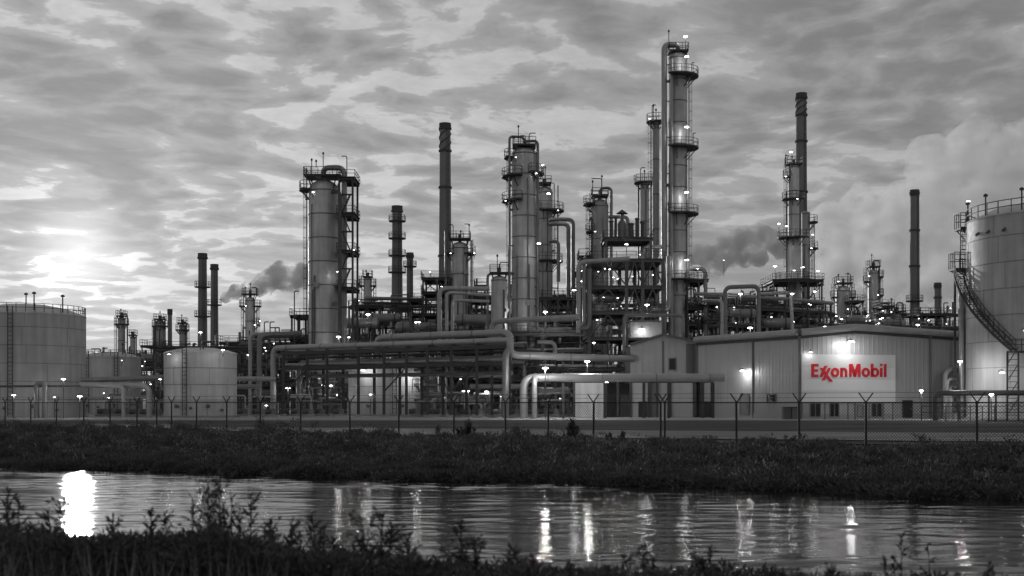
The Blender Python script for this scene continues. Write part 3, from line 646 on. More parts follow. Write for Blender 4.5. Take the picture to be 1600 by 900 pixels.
MB().beam(a + UPV * 5.6 + Vector((0, -.06, 0)), b2 + UPV * 5.6 + Vector((0, -.06, 0)), .06, .08).build('seam', 'wall', gb)
# low lean-to below the long pipe
an = thing('lean_to', 'low panelled lean-to under the long horizontal pipe with dark bays', 'building', G(990, 167))
zt = gz(597, 167)
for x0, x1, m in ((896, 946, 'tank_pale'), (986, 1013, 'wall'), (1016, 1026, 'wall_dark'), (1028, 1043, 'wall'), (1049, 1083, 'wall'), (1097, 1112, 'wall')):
    p, q = G(x0, 167), G(x1, 167); MB().beam(p + UPV * zt / 2, q + UPV * zt / 2, .2, zt - .2).build('panel', m, an)
MB().box((gx(1005, 168), 170.5, zt + .15), (S(222, 168), 7, .3)).build('roof', 'steel_mid', an)
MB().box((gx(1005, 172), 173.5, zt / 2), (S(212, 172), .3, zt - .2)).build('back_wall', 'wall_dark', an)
for x in (897, 946, 965, 985, 1014, 1027, 1046, 1086, 1096, 1113): MB().beam(G(x, 166.7) + UPV * .1, G(x, 166.7) + UPV * zt, .3, .3, 'H').build('post', 'steel', an)
for x in (1004, 1105):
    MB().box((gx(x, 166.8), 166.8, 1.2), (1.1, .12, 2.1)).build('door', 'dark_door', an)
# cabinets in front of the warehouse
o = thing('utility_cabinet', 'small dark double cabinet on the apron left of the sign wall windows', 'cabinet', G(1237, 149))
for x, w, m in ((1229, 11, 'steel_mid'), (1243, 14, 'wall_dark')): MB().box((gx(x, 149), 149, .8), (S(w, 149), 1.2, 1.4)).build('case', m, o)
MB().box((gx(1237, 149), 149, 1.54), (S(28, 149), 1.5, .1)).build('lid', 'steel', o)
for i, x in enumerate((1252, 1289, 1325, 1336, 1358, 1380, 1395)):
    p = G(x, 147); b_ = MB().cyl(p + UPV * .1, p + UPV * 2.0, .07, n=8).lathe(p + UPV * 2.0, [(.09, -.03), (.08, .05), (.01, .1)], 8); b_.lathe(p + UPV * .1, [(.16, 0), (.16, .04), (.07, .06)], 8)
    tag(b_.build('bollard', 'steel_mid'), ORD[i] + ' thin steel guard post from the left before the sign wall', 'post', 'guard posts before the sign wall')
# ================================================================== CHIMNEYS
def chimney(label, x, wt, wb, ytop, Y, rings=(), galleries=(), strakes=None, ladder=True, m='stack'):
    o = thing('chimney', label, 'chimney', G(x, Y)); zt = gz(ytop, Y); c = G(x, Y); r1, r0 = S(wt, Y) / 2, S(wb, Y) / 2
    rad = lambda z: r1 + (r0 - r1) * max(0, (zt - z) / zt) ** 1.3
    zs = [0.1] + [zt * i / 14 for i in range(1, 14)] + [zt]
    MB().lathe(c, [(rad(z), z) for z in zs] + [(r1 * .8, zt), (r1 * .8, zt - 2)], 28).build('shaft', m, o)
    z = zt; hcap = S(9, Y); MB().lathe(c, [(r1 + .02, zt - hcap), (r1 + .12, zt - hcap), (r1 + .12, zt + .02), (r1 * .82, zt + .02)], 28, smooth=False).build('cap', 'stack_dark', o)
    for y in rings:
        z = gz(y, Y); q = rad(z); MB().lathe(c + UPV * z, [(q, -.18), (q + .22, -.18), (q + .22, .18), (q, .18)], 28, smooth=False).build('ring', 'stack_dark', o)
    for y in galleries:
        z = gz(y, Y); q = rad(z); g = MB().sector(c + UPV * z, q * .98, q + .75, 0, 2 * math.pi, .2, 20).build('gallery', 'steel', o)
        k = 14; MB().rail([c + Vector((math.cos(6.2832 * i / k) * (q + .7), math.sin(6.2832 * i / k) * (q + .7), z)) for i in range(k)], 1.1, .045, 2, True).build('railing', 'steel', g)
    if strakes:
        za, zb_ = gz(strakes[1], Y), gz(strakes[0], Y)
        for s_ in range(3):
            pts = [c + Vector((math.cos(s_ * 2.094 + t_ * 5.2) * (r1 + .1), math.sin(s_ * 2.094 + t_ * 5.2) * (r1 + .1), za + (zb_ - za) * t_)) for t_ in np.linspace(0, 1, 24)]
            MB().sweep(pts, [.09] * 24, 5).build('strake', 'stack_dark', o)
    if ladder:
        d = Vector((.5, -.866, 0)); pts = [c + d * (rad(z) + .12) + UPV * z for z in (1.0, zt * .35, zt * .7, zt - hcap)]
        lm = MB()
        for p_, q_ in zip(pts, pts[1:]): lm.ladder(p_, q_, (.866, .5, 0), .45, .05, 1.2)
        lm.build('ladder', 'steel', o)
    return o
chimney('tallest chimney left of centre with spiral fins below its dark cap', 695.5, 17, 25, 193, 260, (201, 236, 293, 400), (), (203, 236))
chimney('dark chimney with four ring galleries left of centre', 620.5, 15.5, 21, 322, 255, (330,), (345, 372, 399, 425))
chimney('short slim chimney just right of the four gallery chimney', 640.5, 10, 12.5, 395, 265, (400,), (416,))
chimney('left and taller of the twin chimneys above the small domed tank', 316.5, 13, 17, 396, 262, (403,), (448, 494), None)
chimney('right and shorter of the twin chimneys above the small domed tank', 335, 11, 14.5, 413, 268, (420,), (476,), None)
chimney('highest chimney right of centre behind the slender lit column', 1252, 16, 23, 146, 262, (153, 180, 221, 300), (), (155, 180))
chimney('slim lone chimney left of the right edge tank', 1429, 13, 17, 297, 250, (302, 360, 416), (470,))
chimney('stub chimney between the lone chimney and the right edge tank', 1465, 10, 11, 442, 265, (447, 465), ())
chimney('thin plain chimney among the far left columns', 265.5, 6.5, 8, 483, 290, (), (), None, False)
# ================================================================== COLUMNS
def dome(r, h, n=6): return [(r * math.cos(R(90) * i / n), h * math.sin(R(90) * i / n)) for i in range(n)] + [(0.01, h)]
def platform(o, c, r, z, a0, a1, wid, h=1.2):
    A0, A1 = R(a0), R(a1); full = a1 - a0 >= 359
    p = MB().sector(c + UPV * z, r * 0.985, r + wid, A0, A1, .22).build('platform', 'steel', o)
    k = max(4, int((A1 - A0) * (r + wid) / 1.1)); arc = [c + Vector((math.cos(A0 + (A1 - A0) * i / k) * (r + wid - .06), math.sin(A0 + (A1 - A0) * i / k) * (r + wid - .06), z)) for i in range(k + (0 if full else 1))]
    if not full: arc = [c + Vector((math.cos(A0) * (r + .1), math.sin(A0) * (r + .1), z))] + arc + [c + Vector((math.cos(A1) * (r + .1), math.sin(A1) * (r + .1), z))]
    MB().rail(arc, h, .045, 1.5, full).build('railing', 'steel', p)
    nb = max(2, int((a1 - a0) / 45))
    for i in range(nb):
        a = A0 + (A1 - A0) * (i + .5) / nb; d = Vector((math.cos(a), math.sin(a), 0)); MB().beam(c + d * (r * .98) + UPV * (z - wid * .9 - .3), c + d * (r + wid * .85) + UPV * (z - .2), .12, .12).build('bracket', 'steel', p)
    return p
def column(label, x, w, ytop, Y, plats=(), lads=(), bands=8, m='clad', domeh=.7, risers=(), masts=(), davits=(), nozz=5, group=None, top_deck=None, name='distillation_column', skirt=None):
    c = G(x, Y); r = S(w, Y) / 2; zt = gz(ytop, Y); o = thing(name, label, 'column', c + UPV * .1, group); zs = zt - r * domeh
    MB().lathe(c, [(r, .1), (r, zs)] + [(a, zs + b_) for a, b_ in dome(r, r * domeh)][1:], 40 if w > 18 else 24).build('shell', m, o)
    if skirt: ys, ws = skirt; rs_ = S(ws, Y) / 2; MB().lathe(c, [(rs_, .1), (rs_, gz(ys, Y) - .6), (r, gz(ys, Y))], 32).build('skirt', m, o)
    for i in range(bands):
        z = zs - (i + .02) * (zs - 2) / bands; MB().lathe(c + UPV * z, [(r, -.07), (r + .05, -.07), (r + .05, .07), (r, .07)], 32, smooth=False).build('band', 'steel_mid', o)
    rr = random.Random(int(x * 7))
    for i in range((nozz + 1) // 2):
        a = R(rr.choice((rr.uniform(192, 225), rr.uniform(315, 348)))); z = zs * rr.uniform(.35, .97); d = Vector((math.cos(a), math.sin(a), 0)); p = c + d * r + UPV * z; q = rr.choice((.16, .22, .3))
        nz_ = MB().cyl(p - d * .1, p + d * .45, q, n=10).build('nozzle', 'pipe_dull', o); MB().cyl(p + d * .45, p + d * .55, q * 1.4, n=12).build('flange', 'clad_dull', nz_)
    if w > 12:
        for i in range(4 if w > 20 else 2):
            a = R(rr.uniform(205, 335)); d = Vector((math.cos(a), math.sin(a), 0)); z1 = zs * rr.uniform(.55, .97); z0 = rr.choice((.1, zs * .3)); p = c + d * (r + .14)
            MB().tube([p + UPV * z0, p + UPV * z1, p + UPV * z1 - d * .3], rr.choice((.06, .08, .12)), 6).build('conduit', rr.choice(('steel_mid', 'pipe_dull', 'steel')), o)
        for i in range(1):
            a = R(rr.uniform(215, 325)); d = Vector((math.cos(a), math.sin(a), 0)); p = c + d * r + UPV * zs * rr.uniform(.4, .95); mw = MB().cyl(p - d * .1, p + d * .3, .42, n=14).build('manway', 'clad_dull', o); MB().cyl(p + d * .3, p + d * .4, .48, n=14).build('cover', 'clad_dull', mw)
    for (y, a0, a1, wid) in plats: platform(o, c, r, gz(y, Y), a0, a1, wid)
    if top_deck:
        y, wd = top_deck; z = gz(y, Y); hw = S(wd, Y) / 2; dk = MB().box((c.x, c.y, z), (2 * hw, max(2.4, 2 * r), .25)).build('top_deck', 'steel', o); q = max(1.2, r)
        MB().rail([(c.x - hw, c.y - q, z), (c.x + hw, c.y - q, z), (c.x + hw, c.y + q, z), (c.x - hw, c.y + q, z)], 1.25, .05, 1.2, True).build('railing', 'steel', dk)
        MB().cyl(c + UPV * (zt - .2), c + UPV * (z + .9), .3, n=10).build('outlet', 'pipe_dark', o)
        if z > zt:
            lg = MB()
            for sx in (-1, 1):
                for sy in (-1, 1): lg.beam(c + Vector((sx * r * .7, sy * r * .6, zs - c.z)), c + Vector((sx * hw * .8, sy * q * .8, z)), .14, .14)
            lg.build('support', 'steel', o)
    for (a, y0, y1) in lads:
        d = Vector((math.cos(R(a)), math.sin(R(a)), 0)); p = c + d * (r + .35); z0 = gz(y0, Y); z1 = max(.1, gz(y1, Y) if y1 else .1)
        l_ = MB().ladder(p + UPV * z1, p + UPV * z0, (-d.y, d.x, 0), .55, .055, .6).build('ladder', 'steel', o)
        cg = MB(); sd = Vector((-d.y, d.x, 0))
        for q in (-1, 0, 1): cg.beam(p + d * (.55 if q == 0 else .35) + sd * q * .4 + UPV * (z1 + 2.4), p + d * (.55 if q == 0 else .35) + sd * q * .4 + UPV * z0, .04, .04)
        for z in np.arange(z1 + 2.4, z0, 1.6): cg.tube([p + sd * -.4 + UPV * z, p + sd * -.4 + d * .5 + UPV * z, p + sd * .4 + d * .5 + UPV * z, p + sd * .4 + UPV * z], .025, 4, .3)
        cg.build('cage', 'steel', l_)
    for (px, ytp, wpx, dy, arch) in risers:
        # pipe rising beside the shell and turning into the top
        p = Vector((gx(px, Y), Y + dy, .1)); zt_ = gz(ytp, Y); pts = [p, Vector((p.x, p.y, zt_))]
        if arch: pts += [Vector((c.x, p.y * .5 + c.y * .5, zt_)), c + UPV * (zt - .2)]
        MB().tube(pts, S(wpx, Y) / 2, 12, S(wpx, Y) * 1.6).build('riser_pipe', 'pipe' if wpx > 5 else 'pipe_dull', o)
        cl = MB()
        for z in np.arange(4, zt_ - 1, 6.0): cl.beam((p.x, p.y, z), (c.x + (p.x - c.x) * .5, c.y, z), .12, .12)
        cl.build('pipe_clip', 'steel', o)
    for (px, y0, y1) in masts:
        p = W(px, y1, Y); mk = MB().cyl(p, W(px, y0, Y), .07, n=6).build('mast', 'steel', o); MB().lathe(W(px, y0, Y), [(.16, -.1), (.16, .15), (.01, .3)], 8).build('cowl', 'steel', mk)
    for (px, y0, y1, ax) in davits:
        MB().tube([W(px, y1, Y), W(px, y0, Y), W(px + ax, y0, Y)], .08, 6, .3).build('davit', 'steel', o)
    return o
L_, Rr = (115, 250), (-75, 70)
column('fat pale column with the tall access frame on its right side', 506, 47, 281, 195, [(297, 150, 225, 1.5)], [(178, 262, 0)], 9, 'clad', .75, ((540, 264, 8.5, -1.5, True),), ((505, 240, 262), (487, 250, 275), (494, 252, 262)), ((542, 244, 275, -8),), 7, None, (277, 56))
column('broad banded column right of centre carrying three left hand balconies', 819, 39, 231, 205, [(246, 130, 215, 1.3), (276, 120, 262, 1.7), (314, 125, 262, 1.7), (271, -70, 45, 1.3)], [(172, 246, 0)], 12, 'clad', .5, ((840, 222, 4.5, -1.0, True), (796, 216, 4, -1.5, True)), ((810, 198, 228), (803, 216, 231)), ((827, 208, 230, 10), (821, 212, 230, -8)), 9, None, (229, 36))
column('slimmer column tucked behind the right side of the three balcony column', 851, 25, 291, 214, [(329, -120, 75, 2.0), (408, -150, 75, 1.8)], [(15, 329, 408)], 8, 'clad_dull', .8, ((872, 288, 2.2, 1, False),), ((852, 262, 290),), ((866, 286, 330, -10),), 4, None, (288, 20))
column('tallest slender column with four lamplit balconies on its right side', 1059, 29, 81, 205, [(119, -125, 65, 1.9), (231, -125, 65, 1.9), (334, -125, 65, 1.9), (437, -125, 65, 1.9)], [(8, 119, 0)], 16, 'clad', .7, ((1036.5, 72, 9, -1.0, True), (1047.5, 96, 5.5, -1.7, False)), ((1045, 49, 78),), ((1081, 98, 119, 4), (1083, 208, 231, 4)), 8, None, (82, 30))
column('thin column close against the left of the tallest column', 1025, 10.5, 191, 208, [(190, 0, 360, 1.1)], [(200, 190, 0)], 8, 'clad_dull', .5, (), ((1021, 165, 190), (1025, 172, 190)), ((1019, 164, 190, 6),), 2)
column('short narrow column left of the thin column with a railed top', 1007, 14, 285, 215, [(285, 0, 360, 1.1)], [(350, 285, 0)], 6, 'clad', .5, ((997.5, 290, 3.2, 0, False),), ((1007, 268, 285),), ((1001, 262, 285, 7),), 3)
column('rounded reactor column above the open steel frame', 937, 27, 311, 208, [(319, 120, 235, 1.4), (362, 130, 230, 1.0)], [(180, 318, 0), (150, 300, 0)], 6, 'clad_dull', .8, ((954.5, 295, 4.5, -1, True),), ((926, 284, 316), (940.5, 276, 308)), ((940, 279, 306, -16),), 4, None, (307, 26))
column('domed column standing against the tallest left chimney', 718.5, 27, 378, 215, [(396, -60, 60, 1.3), (396, 130, 230, 1.2)], [(0, 374, 0)], 6, 'clad', .7, ((697, 362, 4, -1, False), (737.5, 376, 2.5, -.5, False)), ((720, 362, 373), (733, 352, 374)), ((708, 351, 374, -8), (733, 350, 374, -7)), 4, None, (374, 33))
column('short shiny vessel left of the three balcony column', 780, 25, 431, 190, [], [], 3, 'clad', .5, ((762, 428, 4, -.3, True),), ((777, 400, 428),), ((781, 410, 428, 13),), 3, None, (427, 29), 'vertical_vessel')
column('lone column left of the fat pale column with side ladders', 391, 15.5, 464, 262, [(478, 140, 220, 1.3), (478, -40, 40, 1.3), (507, -40, 40, 1.0)], [(180, 460, 0), (0, 478, 0)], 5, 'clad', .7, (), ((391, 444, 460), (384, 450, 464)), ((401, 449, 460, -8),), 2, None, (460, 22))
column('small far column above the far left tank with a hooked pipe', 190, 11, 495, 285, [(506, 0, 360, .9)], [(180, 494, 0)], 4, 'clad_dull', .7, ((199, 491, 2.4, 0, True),), ((189, 484, 494),), (), 2, None, (494, 13))
column('smallest far column right of the hooked pipe column', 207.5, 8, 525, 285, [], [], 3, 'clad_dull', .7, ((213, 523, 2, 0, True),), (), (), 1, None, (524, 10))
column('far column left of the thin plain chimney', 250, 13, 500, 285, [(509, 0, 360, .9)], [(180, 498, 0)], 4, 'clad_dull', .7, ((258, 496, 2.4, 0, True),), ((250, 488, 498),), (), 2, None, (499, 16))
column('far column between the thin plain chimney and the twin chimneys', 285, 9.5, 507, 285, [(515, 0, 360, .9)], [(0, 506, 0)], 4, 'clad_dull', .7, ((291, 503, 2.2, 0, True),), ((284, 493, 504),), (), 2, None, (505, 13))
column('small column left of the four gallery chimney', 574.5, 13, 432, 240, [(446, 140, 220, .9), (446, -40, 40, .9)], [(180, 430, 0), (0, 446, 0)], 5, 'clad', .7, (), ((572, 424, 432),), ((576, 427, 434, 5),), 2, None, (433, 14))
column('slender column with six lamplit platforms before the highest right chimney', 1240, 17, 257, 232, [(276, 150, 230, 1.0), (311, 120, 330, 1.2), (371, 130, 330, 2.0), (437, 130, 350, 2.4)], [(190, 258, 437), (170, 437, 0)], 10, 'clad', .5, ((1228, 300, 2.5, -.5, False),), ((1228, 243, 258), (1238, 245, 257)), ((1227, 243, 262, 6),), 5, None, (257, 24), skirt=(372, 24))
column('narrow companion column on the right flank of the highest right chimney', 1259, 13, 330, 240, [(347, -60, 60, 1.5), (388, -60, 60, 1.6), (445, -60, 60, 2.6)], [(5, 347, 0)], 6, 'clad_dull', .5, ((1271, 350, 2.2, -.5, False), (1278, 444, 2.2, -1, False)), (), (), 3)
column('squat railed column right of the highest right chimney', 1317, 22, 446, 245, [(464, 150, 210, 1.1), (464, -30, 30, 1.1)], [(180, 443, 0), (0, 443, 0)], 4, 'clad', .75, (), ((1310, 430, 443), (1325, 428, 443)), ((1304, 432, 446, 6), (1329, 428, 443, -8)), 2, None, (443, 26))
column('small column with two side platforms left of the slim lone chimney', 1364.5, 16, 421, 248, [(432, -40, 40, 1.0), (440, 140, 220, 1.0), (461, -40, 40, 1.0)], [(180, 418, 0), (0, 432, 0)], 5, 'clad', .7, ((1374, 407, 2.4, 0, True),), ((1362, 399, 418),), (), 2, None, (417, 18))
column('stubby domed vessel low beside the slim lone chimney', 1401, 15, 489, 240, [], [(0, 486, 0)], 2, 'clad_dull', .7, ((1411, 473, 2.6, 0, True),), (), (), 2, None, (487, 22), 'vertical_vessel')
# ================================================================== STEEL FRAMES
def frame(name, label, xs, Y0, Y1, ylev, m='steel', braces=True, rails=True, pw=.34, base=0.1, decks=True, cat='frame', extra=()):
    zl = [gz(y, Y0) for y in ylev]; o = thing(name, label, cat, G((xs[0] + xs[-1]) / 2, Y0)); zt = max(zl)
    X = [gx(x, Y0) for x in xs]
    for x in X:
        for Y in (Y0, Y1): MB().beam((x, Y, base), (x, Y, zt), pw, pw, 'H').build('post', m, o)
    for z in zl:
        for Y in (Y0, Y1): MB().beam((X[0] - .3, Y, z - .22), (X[-1] + .3, Y, z - .22), .28, .42).build('beam', m, o)
        for x in X: MB().beam((x, Y0, z - .2), (x, Y1, z - .2), .24, .36).build('beam', m, o)
        if decks: 
            dk = MB().box(((X[0] + X[-1]) / 2, (Y0 + Y1) / 2, z + .04), (X[-1] - X[0] + .8, Y1 - Y0 + .8, .08)).build('deck', m, o)
            if rails: MB().rail([(X[0] - .35, Y0 - .35, z), (X[-1] + .35, Y0 - .35, z), (X[-1] + .35, Y1 + .35, z), (X[0] - .35, Y1 + .35, z)], 1.15, .045, 1.5, True).build('railing', m, dk)
    if braces:
        zz_ = sorted(zl) ; zz_ = [base] + zz_
        for za, zb_ in zip(zz_, zz_[1:]):
            for i in range(len(X) - 1):
                if X[i + 1] - X[i] < 2.0: continue
                mid = (X[i] + X[i + 1]) / 2
                if braces == 'K': 
                    for xe in (X[i], X[i + 1]): MB().beam((xe, Y0, za), (mid, Y0, zb_ - .4), .17, .17).build('brace', m, o)
                else:
                    for a, b_ in ((X[i], X[i + 1]), (X[i + 1], X[i])): MB().beam((a, Y0, za), (b_, Y0, zb_ - .4), .15, .15).build('brace', m, o)
    return o
frame('access_frame', 'tall open access frame on the right side of the fat pale column', (530, 551), 192, 198, (277, 333, 391, 449), pw=.3, braces=False)
fo2 = bpy.data.objects['access_frame']
for y_ in (304, 362, 420, 480):
    for Y_ in (192, 198): MB().beam(W(530, y_, Y_), W(551, y_, Y_), .2, .25).build('beam', 'steel', fo2)
for i, (ya, yb) in enumerate(((333, 304), (391, 362), (449, 420), (362, 333), (420, 391))):
    s_ = 1 if i % 2 else -1; p = W(541 + 6 * s_, ya, 193); q = W(541 - 6 * s_, yb, 193); st_ = MB().ladder(p, q, (0, 1, 0), .9, .09, .4).build('stair_flight', 'steel', fo2)
MB().tube([G(531, 191) + UPV * .1, W(531, 300, 191), W(520, 300, 193)], .28, 10).build('riser_pipe', 'pipe_dark', fo2)
frame('process_frame', 'tall braced steel frame of decks left of the tallest column', (921, 979, 1004, 1036), 186, 198, (405, 447, 487, 527), 'steel_mid', 'K', pw=.5)
frame('process_frame', 'small upper deck frame on top of the braced steel frame', (947, 1017), 190, 197, (372,), 'steel_mid', False, pw=.3, base=gz(404, 190))
frame('process_frame', 'cross braced lamp platform frame in front of the tallest left chimney', (661, 683, 702), 214, 222, (434, 456, 490), 'steel', True, pw=.3)
frame('process_frame', 'railed pump platform frame left of the fat pale column', (456, 468, 482), 205, 211, (493, 530), 'steel', False, pw=.28)
frame('process_frame', 'low deck frame behind the middle pipe bends', (705, 745, 790), 196, 206, (520, 548), 'steel', True, pw=.3)
frame('process_frame', 'steel deck frame behind the slimmer hidden column', (842, 872, 905), 208, 216, (465, 500, 535), 'steel', True, pw=.32)
frame('process_frame', 'small railed frame at the foot of the slim lone chimney', (1440, 1462, 1484), 236, 243, (490, 512), 'steel', False, pw=.26)
frame('process_frame', 'deck frame at the foot of the slender lamplit column', (1209, 1232, 1262, 1284), 226, 236, (437, 475, 500), 'steel', False, pw=.26)
frame('process_frame', 'deck frame at the foot of the tallest column behind the roof', (1074, 1092, 1104), 203, 212, (437, 480), 'steel', False, pw=.26)
frame('process_frame', 'slim braced frame behind the nested pipe bends', (735, 752, 768), 204, 210, (468, 492, 515), 'steel', True, pw=.22)
frame('process_frame', 'slim braced frame between the domed column and the short shiny vessel', (744, 757), 220, 226, (446, 470, 500), 'steel', True, pw=.2)
frame('process_frame', 'narrow ladder frame right of the goose neck pipes', (898, 915), 214, 220, (425, 450, 475, 500), 'steel', True, pw=.2)
frame('process_frame', 'railed frame above the rack left of the four gallery chimney', (556, 572, 592), 226, 232, (478, 500), 'steel', True, pw=.22)
frame('process_frame', 'railed frame right of the short slim chimney', (640, 655), 226, 233, (468, 490), 'steel', True, pw=.22)
frame('process_frame', 'slim braced frame right of the square pipe loop', (1190, 1205), 214, 220, (455, 480, 503), 'steel', True, pw=.2)
frame('process_frame', 'low braced frame left of the square pipe loop', (1106, 1124), 200, 206, (472, 500), 'steel', True, pw=.22)
frame('process_frame', 'tall slim frame left of the reactor column', (908, 920), 205, 211, (400, 425, 450), 'steel', True, pw=.2)
frame('process_frame', 'slim lattice frame behind the squat railed column', (1330, 1348), 240, 246, (470, 492), 'steel', True, pw=.2)
frame('process_frame', 'small lattice frame right of the two platform column', (1380, 1394), 238, 244, (478, 497), 'steel', True, pw=.2)
frame('process_frame', 'low lattice frame above the small domed tank right side', (345, 358, 372), 215, 221, (535, 560), 'steel', True, pw=.2)
frame('process_frame', 'low lattice frame among the far left columns', (222, 236, 250), 240, 246, (540, 560), 'steel', True, pw=.2)
frame('process_frame', 'ground frame of pumps behind the stout upright twin pipe', (765, 800, 840), 180, 186, (560, 592), 'steel', True, pw=.22)
frame('process_frame', 'ground frame behind the front rack right legs', (690, 720, 752), 184, 190, (545, 585), 'steel', True, pw=.22)
frame('process_frame', 'ground frame behind the front rack left end', (440, 470, 500), 194, 200, (560, 590), 'steel', True, pw=.22)
frame('process_frame', 'ground frame between the left bends and the small domed tank', (376, 396, 418), 196, 202, (545, 580, 610), 'steel', True, pw=.22)
# ================================================================== PIPE RACKS
def rack(label, A, B, depth, levels, bay, seed, npipe=5, rr=(.08, .27), tail=0.6, mpost='steel', pw=.32, risers=14, valves=10, railtop=True, mats_=('pipe', 'pipe_dull', 'pipe_dull', 'pipe_dark', 'pipe_dark'), name='pipe_rack'):
    q = random.Random(seed); A = Vector((A.x, A.y, 0)); B = Vector((B.x, B.y, 0)); d = (B - A).normalized(); L = (B - A).length; nr = Vector((-d.y, d.x, 0)); o = thing(name, label, 'pipe rack', (A + B) / 2 + UPV * .1)
    nb = max(1, round(L / bay)); top = max(levels)
    for i in range(nb + 1):
        p = A + d * (L * i / nb)
        for s_ in (0, 1):
            MB().beam(p + nr * depth * s_ + UPV * .1, p + nr * depth * s_ + UPV * (top + tail), pw, pw, 'H').build('post', mpost, o)
        bm = MB()
        for z in levels: bm.beam(p + UPV * (z - .18), p + nr * depth + UPV * (z - .18), .25, .36)
        bm.build('cross_beam', mpost, o)
        if i % 3 == 1 and i < nb:
            p2 = A + d * (L * (i + 1) / nb)
            for za, zb_ in zip([.1] + list(levels), levels):
                MB().beam(p + UPV * za, p2 + UPV * zb_, .14, .14).build('brace', mpost, o)
    for z in levels:
        for s_ in (0, 1): MB().beam(A + nr * depth * s_ + UPV * (z - .2), B + nr * depth * s_ + UPV * (z - .2), .22, .4).build('beam', mpost, o)
        for k in range(npipe):
            r = q.uniform(*rr) * (1 if q.random() < .8 else 1.35); off = depth * (k + .5) / npipe; s0, s1 = (0, L) if q.random() < .55 else sorted((q.uniform(0, L * .6), q.uniform(L * .4, L)))
            if s1 - s0 < 6: s0, s1 = 0, L
            pts = [A + d * s0 + nr * off + UPV * (z + r), A + d * s1 + nr * off + UPV * (z + r)]
            if q.random() < .6: pts = [pts[0] + UPV * q.choice((-3.2, -2.4, 2.0, 2.6, 3.4))] + pts
            if q.random() < .6: pts = pts + [pts[-1] + UPV * q.choice((-3.2, -2.4, 2.0, 2.6, 3.4))]
            if q.random() < .3 and s1 - s0 > 14:     # expansion loop
                sm_ = (s0 + s1) / 2; z_ = z + r; j = [i for i, p_ in enumerate(pts) if (p_ - (A + d * s1 + nr * off + UPV * z_)).length < .01][0]
                lp = [A + d * (sm_ + e) + nr * off + UPV * (z_ + h) for e, h in ((-1.8, 0), (-1.8, 2.2), (1.8, 2.2), (1.8, 0))]; pts = pts[:j] + lp + pts[j:]
            MB().tube(pts, r, 9).build('pipe', q.choice(mats_), o)
            if r > .2:
                fl = MB()
                for e in np.arange(s0 + 3, s1 - 2, q.uniform(5, 9)): c = A + d * e + nr * off + UPV * (z + r); fl.cyl(c - d * .08, c + d * .08, r * 1.3, n=9)
                if fl.v: fl.build('flange', 'pipe_dark', o)
    for k in range(risers):
        e = q.uniform(0, L); off = q.uniform(-.5, depth); za, zb_ = sorted(q.sample([.1] + list(levels) + [top + q.uniform(.8, 2.6)], 2)); r = q.uniform(.07, .22); p = A + d * e + nr * off; e2 = d * q.uniform(-3, 3)
        MB().tube([p + UPV * za, p + UPV * zb_, p + UPV * zb_ + e2], r, 8).build('riser', q.choice(mats_), o)
    for k in range(valves):
        e = q.uniform(0, L); off = q.uniform(0, depth); z = q.choice(list(levels)) + .5; p = A + d * e + nr * off + UPV * z; mb = MB().cyl(p - d * .3, p + d * .3, .26, n=9).cyl(p, p + UPV * .7, .08, n=6); v_ = mb.build('valve', 'pipe_dark', o)
        MB().tube([p + UPV * .7 + Vector((math.cos(t_), math.sin(t_), 0)) * .3 for t_ in np.linspace(0, 6.2, 9)], .05, 4, .01).build('handwheel', 'steel_mid', v_)
    for k in range(int(L / .75)):      # small bore lines on the front face
        e = q.uniform(0, L); za, zb_ = sorted((q.uniform(.5, top + 1.2), q.uniform(.5, top + 1.2))); off = q.uniform(-.9, -.3)
        if q.random() < .55: pts = [A + d * e + nr * off + UPV * za, A + d * e + nr * off + UPV * zb_, A + d * (e + q.uniform(-2, 2)) + nr * off + UPV * zb_]
        else: pts = [A + d * e + nr * off + UPV * za, A + d * min(L, e + q.uniform(2, 12)) + nr * off + UPV * za, A + d * min(L, e + q.uniform(2, 12)) + nr * off + UPV * (za + q.uniform(-1.5, 1.5))]
        if (pts[1] - pts[0]).length > .6: MB().tube(pts, q.uniform(.04, .11), 6, .3).build('small_bore_line', q.choice(mats_), o)
    for z in levels[:-1]: MB().rail([A + nr * -.25 + UPV * (z + .02), B + nr * -.25 + UPV * (z + .02)], 1.1, .04, 1.8).build('railing', mpost, o)
    if railtop: MB().rail([A + nr * -.2 + UPV * (top + .1), B + nr * -.2 + UPV * (top + .1)], 1.15, .045, 1.5).build('railing', mpost, o)
    return o
rack('main pipe rack running behind the fat pale column at left centre', G(372, 212), G(640, 205), 9, (5, 8.6, 12.0), 7, 1, 7)
rack('deep pipe rack stacked behind the three balcony column', G(556, 228), G(940, 222), 10, (5.5, 9.5, 13.3, 16.6), 7.5, 2, 7, risers=30, valves=22)
rack('crowded pipe rack below the middle pipe bends', G(640, 201), G(918, 196), 8, (4.2, 7.4, 10.5, 13.2), 6.5, 3, 6, risers=26, valves=20)
rack('tall pipe rack rising above the warehouse roof', G(1072, 204), G(1298, 218), 9, (6, 11.5, 15.2, 18.2), 5.5, 4, 7, (.10, .30), 1.6, risers=30, valves=26)
rack('far pipe rack above the right half of the warehouse roof', G(1285, 226), G(1512, 236), 9, (6, 11, 14.0, 16.4), 7, 5, 6, risers=22, valves=18)
rack('low pipe rack behind the small pale domed tank', G(120, 236), G(420, 226), 8, (3.5, 6.6, 9.6), 7, 6, 6, risers=20, valves=14)
rack('far low pipe rack behind the far left tank', G(100, 292), G(400, 280), 9, (6, 10, 13), 8, 7, 5, risers=20, valves=10)
rack('rearmost pipe rack under the tall left chimneys', G(400, 262), G(700, 258), 9, (6, 11, 16), 8, 8, 6, risers=20, valves=14)
rack('rear pipe rack between the tallest column and the reactor', G(860, 236), G(1090, 232), 9, (6, 11, 16, 20.5), 8, 9, 6, risers=24, valves=14)
